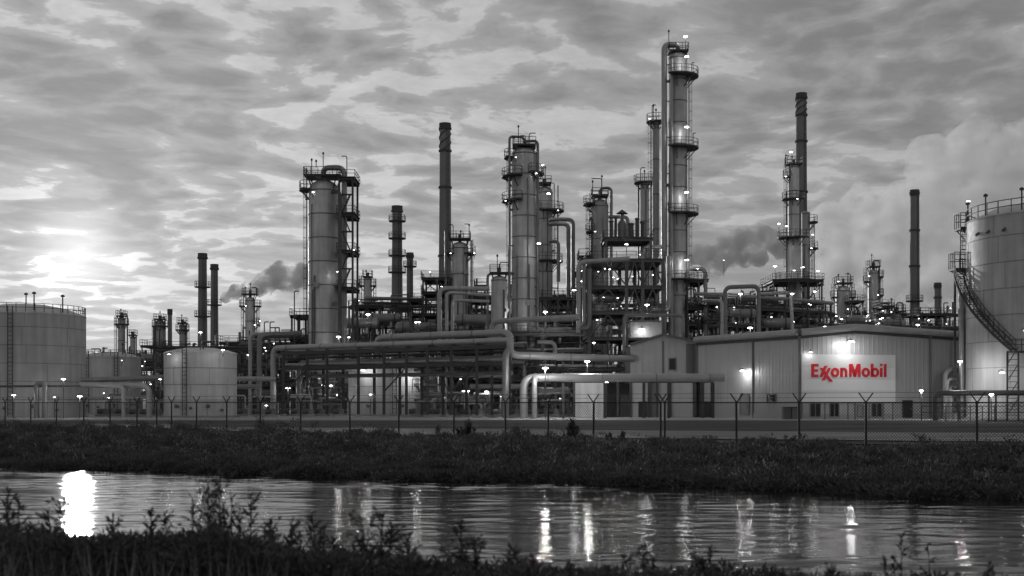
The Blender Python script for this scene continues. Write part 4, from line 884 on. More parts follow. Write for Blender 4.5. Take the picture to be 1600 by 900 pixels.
rack('ground level pipe rack behind the lean-to and the fence', G(640, 186), G(985, 184), 6, (2.6, 5.0, 7.2), 6, 10, 5, (.1, .3), risers=16, valves=20, railtop=False)
rack('ground level pipe rack left of the pale lamplit tank', G(372, 196), G(556, 190), 6, (2.6, 5.0, 7.6), 6, 12, 5, (.1, .3), risers=20, valves=20, railtop=False)
rack('open rack peeping over the main rack left of the galleries chimney', G(545, 238), G(705, 236), 6, (8, 13, 17.5, 20.5), 5, 14, 5, (.08, .25), 1.2, pw=.25, risers=26, valves=14)
rack('open rack rising between the short shiny vessel and the reactor', G(690, 233), G(930, 229), 6, (9, 14, 18.5, 22), 5, 15, 5, (.08, .25), 1.2, pw=.25, risers=34, valves=14)
rack('slim upper rack behind the square pipe loop', G(1085, 226), G(1215, 230), 6, (14, 18, 21), 5, 16, 5, (.08, .28), 1.2, pw=.25, risers=26, valves=12)
rack('slim rack behind the squat railed column', G(1270, 248), G(1500, 252), 6, (13, 17, 20), 5.5, 17, 5, (.08, .25), 1.0, pw=.25, risers=26, valves=12)
rack('dark rack in the gap left of the front rack', G(240, 205), G(440, 206), 6, (4, 7.5, 11), 5, 18, 5, (.08, .3), 1.0, pw=.25, risers=24, valves=14)
# the front rack: legs, beams and its long named pipes
A_, B_ = G(432, 185), G(803, 160); dF = (B_ - A_).normalized(); nF = Vector((-dF.y, dF.x, 0))
fr_ = thing('pipe_rack', 'front pipe rack on paired dark legs right behind the fence', 'pipe rack', (A_ + B_) / 2)
def onF(x, off=0.0): return onwall(x, A_ + nF * off, B_ + nF * off)
for x in (443, 480, 511, 560, 600, 635, 668, 705, 745, 796):
    for off in (0, 3.4):
        p = onF(x) + nF * off; MB().beam(p + UPV * .1, p + UPV * 9.9, .38, .38, 'H').build('post', 'steel', fr_); MB().box((p.x, p.y, .25), (1.0, 1.0, .3)).build('footing', 'concrete', fr_)
    p = onF(x)
    for z in (7.4, 9.6): MB().beam(p + UPV * z, p + nF * 3.4 + UPV * z, .3, .4).build('cross_beam', 'steel', fr_)
for z in (7.2, 9.4):
    for off in (0, 3.4): MB().beam(onF(443) + nF * off + UPV * z, onF(800) + nF * off + UPV * z, .26, .5).build('beam', 'steel', fr_)
for x0, x1 in ((443, 480), (600, 635), (705, 745)): MB().beam(onF(x0) + UPV * 3.6, onF(x1) + UPV * 7.0, .16, .16).build('brace', 'steel', fr_)
def pipe(label, pts, r, m='pipe', flanges=7.0, supports=(), name='pipeline', bend=None, n=14, cat='pipe'):
    pts = [Vector(p) for p in pts]; o = thing(name, label, cat, Vector((pts[0].x, pts[0].y, min(p.z for p in pts))))
    MB().tube(pts, r, n, bend or r * 2.8).build('pipe', m, o)
    for a, b_ in zip(pts, pts[1:]):
        L = (b_ - a).length; d = (b_ - a).normalized()
        if L < 5: continue
        for e in np.arange(min(3.0, L / 2), L - 1.5, flanges): c = a + d * e; MB().cyl(c - d * .06, c + d * .06, r * 1.10, n=n).build('flange', 'pipe_dull', o)
    for x, Y, zt_ in supports:
        p = G(x, Y); MB().beam(p + UPV * .1, p + UPV * zt_, .34, .34, 'H').build('support', 'steel', o)
    return o
zf = 10.3
pipe('long upper pipe on the front rack bending to the ground at its left end', [onF(427, .6) + UPV * .1, onF(427, .6) + UPV * zf, onF(800, .6) + UPV * (zf - .1)], .42, 'pipe')
pipe('raised pipe along the front rack dropping in a step at its right end', [onF(590, 2.2) + UPV * 9.0, onF(590, 1.6) + UPV * 11.3, onF(797, 1.6) + UPV * 11.3, W(797, 555, 159), W(988, 561, 172.5)], .48, 'pipe')
pipe('lower pipe on the front rack turning down left of the fat column foot', [onF(467, 1.5) + UPV * .1, onF(467, 1.5) + UPV * 8.0, onF(798, 1.5) + UPV * 8.0], .36, 'pipe_dull')
pipe('second lower pipe hidden behind the front rack legs', [onF(480, 2.8) + UPV * .1, onF(480, 2.8) + UPV * 6.0, onF(800, 2.8) + UPV * 6.0], .3, 'pipe_dull')
pipe('thin pipe under the front rack upper beams', [onF(440, 2.6) + UPV * 8.8, onF(800, 2.6) + UPV * 8.8], .2, 'pipe_dark')
for i_, (off_, z_, r_, l_) in enumerate(((.9, 7.75, .18, 'slim pipe at the front of the middle level of the front rack'), (2.0, 7.8, .22, 'slim pipe amid the middle level of the front rack'), (2.6, 7.7, .14, 'slimmest pipe on the middle level of the front rack'), (3.0, 9.9, .16, 'slim rear pipe on the top level of the front rack'))):
    pipe(l_, [onF(446, off_) + UPV * (z_ - .0), onF(796, off_) + UPV * z_], r_, ('pipe', 'pipe_dull', 'pipe_dark')[i_ % 3], n=9)
pipe('thick pipe rising at centre and running right above the crowded rack', [W(769, 530, 176), W(769, 502, 176), W(902, 496, 168), W(902, 496, 176)], .42, 'pipe')
pipe('thick low pipe running right from centre across the lean-to front', [G(818.5, 156) + UPV * .1, W(818.5, 590, 156), W(1131, 590, 159)], .52, 'pipe', 7, ((880, 157, 4.6), (1006, 157.5, 4.6), (1045, 158, 4.6), (1098, 158.6, 4.6), (1114, 158.8, 4.6), (945, 157, 4.6)))
pipe('thinner upright pipe joining the thick low pipe near its left bend', [G(835, 154.6) + UPV * .1, W(835, 590, 154.6), W(841, 590, 157)], .34, 'pipe')
pipe('stout upright twin pipe below the step of the raised pipe', [G(790, 158.5) + UPV * .1, W(790, 553, 158.5), W(797, 545, 160)], .44, 'pipe_dull')
pipe('big pipe bending down left of the domed column by the chimney', [G(687, 186) + UPV * 3, W(687, 451, 186), W(764, 451, 188)], .36, 'pipe')
pipe('middle pipe nested under the big bend left of centre', [G(698, 185.5) + UPV * 3, W(698, 457, 185.5), W(764, 461, 188)], .25, 'pipe')
pipe('inner pipe nested under the big bend left of centre', [G(707, 185) + UPV * 3, W(707, 469, 185), W(764, 471, 188)], .25, 'pipe')
pipe('upper of two goose neck pipes leaving the slimmer hidden column', [W(858, 343, 212), W(895.5, 343, 211), W(895.5, 500, 211)], .34, 'pipe_dull')
pipe('lower of two goose neck pipes leaving the slimmer hidden column', [W(858, 350, 211), W(888, 350, 210), W(888, 500, 210)], .34, 'pipe_dull')
pipe('short goose neck pipe lower on the slimmer hidden column', [W(858, 377, 210), W(872.5, 377, 209.5), W(872.5, 440, 209.5)], .3, 'pipe_dull')
pipe('outer upright pipe with a foot bend left of the braced steel frame', [W(984, 404, 184), W(904, 410, 184), W(904, 520, 184)], .36, 'pipe')
pipe('inner hooked pipe left of the braced steel frame', [W(913, 415, 184.5), W(913, 506, 184.5), W(902, 508, 184.5)], .32, 'pipe')
pipe('second hooked pipe at the corner of the braced steel frame', [W(921, 420, 184), W(921, 513, 184), W(903, 514, 184)], .36, 'pipe_dull')
pipe('downpipe beside the tallest column hooking left above the roof', [W(1045, 400, 200), W(1045, 485, 200), W(1016, 485, 197)], .36, 'pipe')
pipe('vent pipe arching from the reactor to the capped vessel', [W(952, 339, 204), W(981, 339, 202), W(981, 372, 202)], .3, 'pipe_dull')
pipe('short pipe crossing to the thin column above the frame deck', [W(1003, 404, 194), W(1003, 386, 194), W(1033, 386, 200)], .3, 'pipe')
pipe('arched pipe hugging the balcony at the foot of the tallest column', [W(1078, 420, 203), W(1102, 420, 203), W(1102, 530, 203)], .34, 'pipe_dull')
pipe('square arched pipe loop standing above the warehouse roof', [W(1133, 535, 190), W(1133, 449, 190), W(1185, 447, 190), W(1185, 535, 190)], .33, 'pipe_dull')
pipe('sagging long pipe above the warehouse roof from the tallest column', [W(1086, 459, 196), W(1135, 461, 196), W(1240, 468, 200), W(1300, 474, 210)], .3, 'pipe_dull', bend=1)
pipe('pipe over the roof ending in a lamplit downturn', [W(1188, 459, 198), W(1236, 457, 196), W(1238, 520, 196)], .28, 'pipe')
pipe('plain upright pipe left of the square loop above the roof', [W(1128, 535, 188), W(1128, 470, 188), W(1098, 470, 192)], .26, 'pipe')
pipe('pale bent pipe at the very left of the front rack', [G(391, 190) + UPV * .1, W(391, 522, 190), W(455, 522, 196)], .30, 'pipe')
pipe('wider bent pipe left of the front rack', [G(405.5, 188) + UPV * .1, W(405.5, 523, 188), W(470, 521, 194)], .40, 'pipe_dull')
pipe('pale level pipe passing behind the small domed tank', [W(369, 592, 180), W(430, 592, 182)], .36, 'pipe')
pipe('level grey pipe below the pale one right of the small domed tank', [W(369, 604, 178), W(405, 604, 180)], .36, 'pipe_dull')
pipe('upper long level pipe joining the left edge tank to the domed tank', [W(127, 594, 166), W(196, 592, 166), W(260, 590, 168)], .36, 'pipe_dull', bend=.5)
pipe('lower long level pipe left of the domed tank bending to the ground', [W(125, 601, 165), W(233, 603, 165), G(233, 165) + UPV * .1], .38, 'pipe')
pipe('pipe with a downturn right of the left edge tank', [W(150, 602, 164), W(193, 604, 164), G(193, 164) + UPV * .1], .26, 'pipe')
pipe('arched double pipe in front of the left edge tank', [G(57, 158) + UPV * .1, W(57, 599, 158), W(70, 599, 158), G(70, 158) + UPV * .1], .34, 'pipe_dull')
pipe('thin level pipe in front of the left edge tank', [W(-40, 604, 157), W(126, 603, 160)], .14, 'pipe_dark')
pipe('bright level pipe low behind the fence at left', [W(128, 622, 170), W(240, 622, 170)], .16, 'pipe')
pipe('level pipe across the gap right of the pale lamplit tank', [W(700, 566, 178), W(790, 567, 176)], .4, 'pipe_dull')
pipe('second level pipe across the gap right of the pale lamplit tank', [W(696, 585, 177), W(790, 586, 175)], .42, 'pipe')
pipe('third level pipe low across the gap right of the pale lamplit tank', [W(735, 604, 176), W(818, 604, 174)], .38, 'pipe_dull')
pipe('slim pipe hooked down above the step pipe', [W(840, 535, 172), W(867, 535, 172), W(867, 556, 172)], .28, 'pipe')
pipe('pale rounded drum pipe behind the front rack', [W(602, 552, 186), W(645, 551, 185)], .62, 'pipe')
pipe('level pipe behind the front rack left legs', [W(446, 576, 188), W(545, 577, 186)], .42, 'pipe')
pipe('level pipe linking the small column and the four gallery chimney', [W(570, 466, 238), W(690, 468, 240)], .34, 'pipe_dull')
pipe('slim level pipe beside the chimney link pipe', [W(566, 473, 236), W(640, 474, 238)], .22, 'pipe_dark')
for i, (x, yt, Y) in enumerate(((413, 503, 205), (422, 503, 205), (460, 455, 204), (546, 478, 200), (430, 512, 204))):
    pipe(['thin upright vent left of a paired vent by the fat column', 'thin upright vent right of a paired vent by the fat column', 'hooked lamp mast on the pump platform', 'thin vent beside the access frame foot', 'thin vent near the left rack bends'][i], [G(x, Y) + UPV * 4, W(x, yt, Y), W(x + 7, yt, Y)], .1, 'pipe_dark', n=6, name='vent_pipe')
# ================================================================== SMALLER EQUIPMENT
def exchanger(label, x, y, Y, Lm, r, group, rz=0.0, m='pipe_dull'):
    c = W(x, y, Y); o = thing('heat_exchanger', label, 'vessel', (c.x, c.y, c.z - r - .8), group); d = Vector((math.cos(rz), math.sin(rz), 0)); a, b_ = c - d * Lm / 2, c + d * Lm / 2
    MB().sweep([a - d * r * .6, a - d * r * .5, a - d * r * .25, a, b_, b_ + d * r * .25, b_ + d * r * .5, b_ + d * r * .6], [.02, r * .5, r * .85, r, r, r * .85, r * .5, .02], 16, False).build('shell', m, o)
    for s_ in (.12, .88): p = a + (b_ - a) * s_; MB().cyl(p - d * .09, p + d * .09, r * 1.14, n=16).build('flange', 'pipe_dark', o)
    for s_ in (.25, .75): p = a + (b_ - a) * s_; MB().box((p.x, p.y, c.z - r - .35), (.35, r * 1.6, .9), rz).build('saddle', 'concrete', o)
    for s_ in (.35, .65): p = a + (b_ - a) * s_; MB().cyl(p + UPV * r * .9, p + UPV * (r + .7), r * .28, n=8).build('nozzle', 'pipe_dark', o)
    return o
def pump(label, x, Y, group, q):
    p = G(x, Y) + UPV * .1; o = thing('pump_set', label, 'pump', p, group)
    MB().box((p.x, p.y, .3), (1.9, .9, .3)).build('plinth', 'concrete', o); MB().cyl((p.x - .7, p.y, .85), (p.x + .25, p.y, .85), .36, n=12).build('motor', 'steel_mid', o)
    MB().cyl((p.x + .45, p.y - .3, .8), (p.x + .45, p.y + .3, .8), .45, n=14).build('casing', 'pipe_dull', o); h = q.uniform(1.8, 3.6)
    MB().tube([(p.x + .45, p.y, 1.1), (p.x + .45, p.y, h), (p.x + q.choice((-2.5, 2.5)), p.y, h), ], .14, 8).build('discharge_pipe', q.choice(('pipe', 'pipe_dull')), o)
q = random.Random(5)
for i in range(46):
    x = q.choice((q.uniform(375, 545), q.uniform(640, 890), q.uniform(130, 250), q.uniform(700, 890))); Y = q.uniform(172, 182)
    pump('small motor driven pump with bent discharge pipe on the apron behind the fence', x, Y, 'pumps behind the fence', q)
for i, (x, y, Y, Lm, r) in enumerate([(560, 505, 205, 6, .9), (600, 497, 210, 5, .8), (650, 512, 205, 6, .9), (690, 520, 206, 5, .8), (745, 500, 200, 6, .9), (860, 520, 200, 6, .9), (885, 480, 214, 6, .8), (960, 500, 193, 4, .9), (1010, 470, 193, 3, .8), (950, 465, 193, 4, .9), (1110, 505, 206, 4.5, .9), (1155, 490, 208, 5, .8), (1210, 505, 212, 5, .9), (1265, 490, 222, 5, .8), (1340, 500, 230, 6, .9), (1390, 505, 232, 5, .8), (440, 560, 206, 5, .9), (410, 575, 205, 5, .9), (520, 610, 196, 6, .9), (740, 625, 178, 5, .8), (430, 615, 196, 6, .9), (700, 630, 180, 4, .8), (860, 615, 178, 5, .9), (235, 560, 236, 6, .9), (150, 580, 232, 6, .9)]):
    exchanger('horizontal shell exchanger on saddles among the rack pipework', x, y, Y, Lm, r, 'heat exchangers among the pipework', q.uniform(-.2, .2))
# capped vessel on the upper deck
o = thing('vertical_vessel', 'small vessel with a conical rain cap on the upper frame deck', 'vessel', W(972, 371, 193)); c = W(972, 371, 193)
MB().lathe(c, [(.75, 0), (.75, 2.0), (.5, 2.5), (.28, 2.7), (.28, 3.6)], 14).build('shell', 'pipe_dull', o); MB().lathe(c, [(.95, 3.7), (.4, 4.1), (.05, 4.35)], 12).build('rain_cap', 'steel', o); MB().cyl(c + UPV * 3.5, c + UPV * 3.8, .1, n=6).build('cap_stem', 'steel', o)
for i, (x, h, r) in enumerate(((955, 2.4, .3), (962, 3.0, .22), (986, 2.0, .4), (995, 2.8, .24), (1004, 2.2, .3))):
    p = W(x, 371, 192); b_ = MB().cyl(p, p + UPV * h, r, n=10).lathe(p + UPV * h, [(r * 1.4, 0), (r * 1.4, .15), (.02, .3)], 10).lathe(p, [(r * 1.5, 0), (r * 1.5, .12), (r, .12)], 10)
    tag(b_.build('valve_stand', 'pipe_dark'), ORD[i] + ' short capped stand pipe from the left on the upper frame deck', 'pipe', 'stand pipes on the upper frame deck')
# rooftop pump house above the lean-to
o = thing('roof_hut', 'small pale lamplit hut with pipe rails left of the gable top', 'hut', W(1008, 530, 178)); c = W(1008, 527, 178)
MB().box((c.x, c.y, c.z + 1.0), (4.4, 3.5, 2.2)).build('wall', 'tank_pale', o); MB().box((c.x, c.y, c.z + 2.2), (4.8, 3.9, .2)).build('roof', 'wall_dark', o)
MB().tube([c + Vector((-3.2, -2, -2.5)), c + Vector((-3.2, -2, 3.0)), c + Vector((5.2, -2, 3.0)), c + Vector((5.2, -2, .5))], .26, 9).build('pipe', 'pipe_dull', o)
for s_ in (-1.4, 1.2): MB().tube([c + Vector((s_ - .7, -1.9, 2.9)), c + Vector((s_ - .5, -1.9, 4.2)), c + Vector((s_ + .5, -1.9, 4.2)), c + Vector((s_ + .7, -1.9, 2.9))], .08, 6, .3).build('pipe_hoop', 'pipe_dull', o)
# ================================================================== LIT LAMPS
for x, y, Y, kind, r, m, drop, lab in [
    (852, 576, 152, 'post', 6, 'lamp_flood', None, 'bright lamp post left of centre in front of the thick low pipe'),
    (917.5, 565.5, 158, 'mast', 5.5, 'lamp_flood', 2.0, 'bright lamp standing on top of the thick low pipe'),
    (1330, 535, 151.5, 'wall', 7, 'lamp', None, 'floodlight above the white sign'),
    (1267, 551, 151.4, 'wall', 3.5, 'lamp_soft', None, 'small spotlight at the top left corner of the white sign'),
    (1160, 580, 160.0, 'wall', 5, 'lamp', None, 'wall lamp above the pale warehouse door'),
    (1439.5, 611, 146, 'post', 4.5, 'lamp', None, 'lamp post right of the dark warehouse door'),
    (1500, 565.5, 141, 'post', 5, 'lamp_flood', None, 'lamp post left of the right edge tank base'),
    (1566, 583, 134.2, 'wall', 5, 'lamp', None, 'bracket lamp on the shell of the right edge tank'),
    (1549, 617, 133, 'post', 5, 'lamp', None, 'low lamp post before the right edge tank'),
    (1513, 315, 150, 'mast', 3.5, 'lamp', 3.0, 'lamp above the top platform of the right edge tank'),
    (1602, 517, 134.5, 'wall', 4, 'lamp_soft', None, 'lamp at the frame edge on the right edge tank shell'),
    (1003, 515, 175.5, 'wall', 6, 'lamp_soft', None, 'wall lamp on the small pale roof hut'),
    (1011, 477, 180, 'mast', 4.5, 'lamp', 4.0, 'pole lamp above the small roof hut'),
    (99, 593, 157, 'post', 4.5, 'lamp', None, 'lamp post in front of the left edge tank near its right side'),
    (21.5, 618, 157, 'post', 4, 'lamp', None, 'low lamp post in front of the left edge tank near the frame edge'),
    (85, 621, 157, 'post', 3, 'lamp_soft', None, 'faint low lamp post left of the bright pair by the left edge tank'),
    (124.5, 620, 157, 'post', 5, 'lamp', None, 'low bright lamp post at the right foot of the left edge tank'),
    (169, 622, 164, 'post', 3, 'lamp_soft', None, 'small lamp under the long level pipes at left'),
    (250, 593, 160, 'post', 3, 'lamp_soft', None, 'small lamp post left of the small domed tank'),
    (313, 520, 160, 'mast', 3.5, 'lamp', 2.2, 'lamp on the roof of the small domed tank'),
    (348.5, 547.5, 162.5, 'mast', 3.5, 'lamp', .8, 'lamp on the right rim of the small domed tank'),
    (264, 554, 162.5, 'wall', 3.0, 'lamp_soft', None, 'lamp on the left rim of the small domed tank'),
    (388, 555, 190, 'mast', 3, 'lamp_soft', 3, 'small lamp on the pipes right of the small domed tank'),
    (529, 527, 188, 'mast', 4.5, 'lamp', 3, 'lamp at the foot of the fat pale column'),
    (545, 527.5, 187, 'mast', 3, 'lamp_soft', 3, 'dim lamp beside the lamp at the foot of the fat column'),
    (528, 425, 191.5, 'wall', 3, 'lamp_soft', None, 'lamp halfway up the fat pale column'),
    (575, 492, 200, 'mast', 4.5, 'lamp', 4, 'lamp on a mast right of the fat pale column'),
    (650, 504, 196, 'mast', 3, 'lamp', 3, 'left of a close pair of lamps above the front rack'),
    (655, 504, 196, 'mast', 3, 'lamp_soft', 3, 'right of a close pair of lamps above the front rack'),
    (566.5, 579, 183, 'wall', 3.5, 'lamp_soft', None, 'left wall lamp on the pale lamplit tank'),
    (648, 587, 184, 'wall', 4.5, 'lamp_soft', None, 'brighter right wall lamp on the pale lamplit tank'),
    (579, 617, 178, 'post', 3, 'lamp', None, 'low lamp before the pale lamplit tank'),
    (450, 607, 186, 'post', 4.5, 'lamp', None, 'lamp under the left end of the front rack'),
    (505, 602, 186, 'post', 3.5, 'lamp', None, 'left of two lamps behind the front rack leg'),
    (517, 603, 186, 'post', 3.5, 'lamp', None, 'right of two lamps behind the front rack leg'),
    (416, 634, 180, 'post', 3, 'lamp', None, 'low lamp at the left foot of the front rack'),
    (724, 611.5, 172, 'post', 2.8, 'lamp', None, 'left of two low lamps between the rack legs'),
    (731.5, 611.5, 172, 'post', 3.2, 'lamp', None, 'right of two low lamps between the rack legs'),
    (760, 612.5, 172, 'post', 4, 'lamp', None, 'bright low lamp left of the stout upright twin pipe'),
    (784, 620, 170, 'post', 3, 'lamp', None, 'low lamp close against the stout upright twin pipe'),
    (693, 622, 176, 'post', 2.8, 'lamp_soft', None, 'dim low lamp right of the narrow pale shed'),
    (875, 623, 170, 'post', 2.6, 'lamp_soft', None, 'dim low lamp left of the lean-to'),
    (948, 598, 162, 'wall', 3.5, 'lamp_soft', None, 'strip lamp under the thick low pipe at the lean-to'),
    (842, 381, 200, 'wall', 3.8, 'lamp', None, 'lamp high on the slimmer hidden column'),
    (852, 488, 190, 'mast', 4.5, 'lamp', 4, 'lamp at the foot of the slimmer hidden column'),
    (857, 303, 208, 'wall', 3.6, 'lamp', None, 'lamp at the shoulder of the slimmer hidden column'),
    (848, 258, 212, 'mast', 3.0, 'lamp_soft', 3.5, 'lamp above the slimmer hidden column'),
    (897, 454, 195, 'mast', 4, 'lamp', 2, 'left of two lamps by the outer upright pipe'),
    (903, 454, 197, 'mast', 3, 'lamp', 2, 'right of two lamps by the outer upright pipe'),
    (928, 536, 180, 'mast', 3, 'lamp', 3, 'small lamp on a white post above the step pipe'),
    (979, 382, 188, 'mast', 3.2, 'lamp', 1.5, 'lamp under the upper frame deck'),
    (1071, 57.5, 204, 'mast', 4, 'lamp', 3, 'topmost lamp on the tallest column'),
    (1073, 89, 201.5, 'wall', 4.2, 'lamp', None, 'highest balcony lamp on the tallest column'),
    (1073, 199, 201.5, 'wall', 4.2, 'lamp', None, 'second balcony lamp on the tallest column'),
    (1073, 301, 201.5, 'wall', 4.2, 'lamp', None, 'third balcony lamp on the tallest column'),
    (1073, 407, 201.5, 'wall', 4.5, 'lamp', None, 'lowest balcony lamp on the tallest column'),
    (1172, 513, 172, 'mast', 5, 'lamp', 1.6, 'lamp standing on the warehouse roof edge'),
    (1157, 460, 194, 'mast', 4.2, 'lamp', 4, 'lamp inside the square pipe loop above the roof'),
    (1238, 459.5, 193, 'mast', 3.6, 'lamp', 2, 'lamp on the downturn of the roof pipe'),
    (1289, 511, 190, 'mast', 3.6, 'lamp', 2, 'small lamp over the roof above the sign'),
    (1434, 508, 200, 'mast', 3.6, 'lamp', 3, 'lamp at the foot of the slim lone chimney'),
    (1236, 238, 230, 'mast', 3.4, 'lamp', 3, 'topmost lamp on the slender platform column'),
    (1217, 350, 228, 'mast', 3, 'lamp', 3, 'lamp over the widest middle platform of the slender column'),
    (1229, 354, 227, 'wall', 2.8, 'lamp_soft', None, 'lamp on the shell above the middle platform of the slender column'),
    (1211, 416.5, 228, 'mast', 3.6, 'lamp', 3, 'lamp over the left end of the lowest slender column platform'),
    (1241, 423, 227, 'wall', 2.5, 'lamp_soft', None, 'small lamp on the slender column shell above its lowest platform'),
    (1255, 418, 232, 'wall', 2.5, 'lamp_soft', None, 'small lamp on the companion column shell'),
    (1278, 424, 234, 'mast', 3, 'lamp_soft', 3, 'lamp over the lowest companion column platform'),
    (1270, 367, 236, 'mast', 2.4, 'lamp_soft', 3, 'dim lamp over the middle companion column platform'),
    (1273, 456, 226, 'mast', 3, 'lamp', 2, 'lamp glowing among pipes below the companion column'),
    (1131, 407, 240, 'mast', 1.6, 'lamp_soft', 3, 'tiny lamp in front of the dark steam cloud')]:
    wt_ = {852: 1700, 917.5: 1600, 1439.5: 300, 1549: 300, 1330: 330, 1267: 26, 1160: 210, 1500: 1300, 1003: 45, 566.5: 170, 648: 190, 1566: 50, 1602: 30}.get(x)
    lamp(lab, x, y, Y, kind, r, m, drop, 'lit plant lamps', 2.0 if x in (1330, 1160) else 1.1, wt_)
q = random.Random(99)
for i in range(80):
    x, y, Y = q.choice(((q.uniform(385, 560), q.uniform(500, 625), q.uniform(192, 203)), (q.uniform(660, 900), q.uniform(490, 625), q.uniform(180, 195)), (q.uniform(905, 1000), q.uniform(420, 520), q.uniform(188, 197)), (q.uniform(1085, 1300), q.uniform(470, 505), q.uniform(205, 214)), (q.uniform(1300, 1500), q.uniform(480, 508), q.uniform(228, 234)), (q.uniform(130, 260), q.uniform(560, 625), q.uniform(190, 240))))
    lamp('tiny work lamp glinting among the rack pipework', x, y, Y, 'mast', q.uniform(1.2, 2.2), 'lamp', 1.0, 'work lamps among the pipework')
for x, y, Y, w_ in ((489, 300, 193, 'left balcony of the fat pale column'), (530, 333, 191, 'second deck of the tall access frame'), (553, 391, 191, 'third deck of the tall access frame'), (560, 470, 205, 'rail right of the access frame foot'), (806, 246, 201, 'topmost balcony of the three balcony column'), (790, 314, 202, 'lowest balcony of the three balcony column'), (838, 271, 203, 'right hand balcony of the three balcony column'), (872, 329, 210, 'upper platform of the slimmer hidden column'), (875, 408, 210, 'lower platform of the slimmer hidden column'), (930, 362, 204, 'reactor column lower left'), (945, 420, 187, 'braced frame top bay left'), (965, 436, 187, 'braced frame top bay middle'), (1000, 398, 188, 'braced frame top deck right'), (1020, 430, 190, 'braced frame right bay'), (1015, 186, 206, 'railed top of the thin column'), (704, 396, 212, 'left side of the domed chimney column'), (741, 396, 212, 'right platform of the domed chimney column'), (672, 425, 213, 'top of the cross braced lamp platform'), (690, 448, 213, 'middle of the cross braced lamp platform'), (1228, 276, 229, 'highest side platform of the slender column'), (1246, 311, 229, 'third platform of the slender column'), (1268, 388, 237, 'middle platform of the companion column'), (1310, 440, 242, 'top of the squat railed column'), (1358, 432, 245, 'left platform of the two platform column'), (1372, 461, 245, 'right platform of the two platform column'), (384, 478, 259, 'left platform of the lone ladder column'), (398, 508, 259, 'low right platform of the lone ladder column'), (1090, 420, 202, 'foot balcony of the tallest column'), (1094, 462, 201, 'pipes under the foot balcony of the tallest column'), (1120, 480, 203, 'rack left of the square pipe loop')):
    lamp('tiny work lamp at the ' + w_, x, y, Y, 'mast', 1.6, 'lamp', .8, 'work lamps on the column platforms')
# ================================================================== STEAM
def steam(name, label, blobs, dens, seed, vox=1.2, nscale=.16, alb=.8, g=.2):
    import bmesh
    q = random.Random(seed); bm = bmesh.new()
    for x, y, Y, rp in blobs:
        c = W(x, y, Y); r = S(rp, Y); bmesh.ops.create_icosphere(bm, subdivisions=3, radius=r, matrix=Matrix.Translation(c))
        for k in range(16):
            u_ = Vector((q.gauss(0, 1), q.gauss(0, 1) * .8 - .4, q.gauss(0, 1))).normalized(); bmesh.ops.create_icosphere(bm, subdivisions=2, radius=r * q.uniform(.18, .45), matrix=Matrix.Translation(c + u_ * r * q.uniform(.8, 1.05)))
    o0 = W(blobs[0][0], blobs[0][1], blobs[0][2]); bmesh.ops.translate(bm, vec=-o0, verts=bm.verts)
    me = bpy.data.meshes.new(name); bm.to_mesh(me); bm.free(); ob = bpy.data.objects.new(name, me); COL.objects.link(ob); ob.location = o0
    rm = ob.modifiers.new('remesh', 'REMESH'); rm.mode = 'VOXEL'; rm.voxel_size = vox
    m = bpy.data.materials.new(name); m.use_nodes = True; t = m.node_tree; t.nodes.clear(); out_ = t.nodes.new('ShaderNodeOutputMaterial'); v_ = t.nodes.new('ShaderNodeVolumePrincipled')
    v_.inputs['Color'].default_value = (alb, alb, alb, 1); v_.inputs['Anisotropy'].default_value = g
    co = t.nodes.new('ShaderNodeTexCoord'); n = t.nodes.new('ShaderNodeTexNoise'); n.inputs['Scale'].default_value = nscale; n.inputs['Detail'].default_value = 4; n.inputs['Roughness'].default_value = .6; t.links.new(co.outputs['Object'], n.inputs[0])
    mr = t.nodes.new('ShaderNodeMapRange'); mr.inputs[1].default_value = .40; mr.inputs[2].default_value = .60; mr.inputs[3].default_value = 0.0; mr.inputs[4].default_value = dens; t.links.new(n.outputs[0], mr.inputs[0]); t.links.new(mr.outputs[0], v_.inputs['Density'])
    t.links.new(v_.outputs[0], out_.inputs['Volume']); me.materials.append(m); tag(ob, label, 'steam', kind='stuff'); return ob
steam('steam_cloud', 'dark puffs of steam drifting left of the fat pale column', [(352, 466, 330, 9), (368, 455, 332, 12), (388, 452, 334, 13), (410, 445, 335, 17), (432, 432, 336, 20), (438, 415, 336, 10), (455, 445, 336, 16), (472, 435, 338, 20), (498, 425, 338, 22), (520, 410, 338, 20)], 1.5, 1, .7, .28, .97, .0)
steam('steam_cloud', 'dark billow of steam right of the tallest column', [(1085, 395, 330, 16), (1105, 400, 332, 20), (1130, 392, 334, 24), (1160, 378, 335, 24), (1185, 368, 336, 20), (1175, 395, 335, 22), (1205, 375, 338, 18), (1222, 385, 340, 20), (1120, 418, 333, 15)], 1.5, 2, .7, .28, .975, .0)
steam('steam_cloud', 'tall pale plume of steam rising behind the slim lone chimney', [(1290, 440, 370, 36), (1320, 400, 372, 48), (1300, 350, 372, 38), (1345, 330, 374, 36), (1370, 385, 374, 54), (1430, 360, 376, 60), (1480, 300, 378, 64), (1450, 245, 378, 36), (1520, 240, 380, 50), (1560, 300, 380, 70), (1590, 240, 382, 52), (1620, 330, 382, 70), (1530, 390, 380, 60), (1480, 430, 378, 56), (1400, 440, 376, 50), (1600, 420, 382, 60)], .30, 3, 1.1, .17, 1.0, .6)
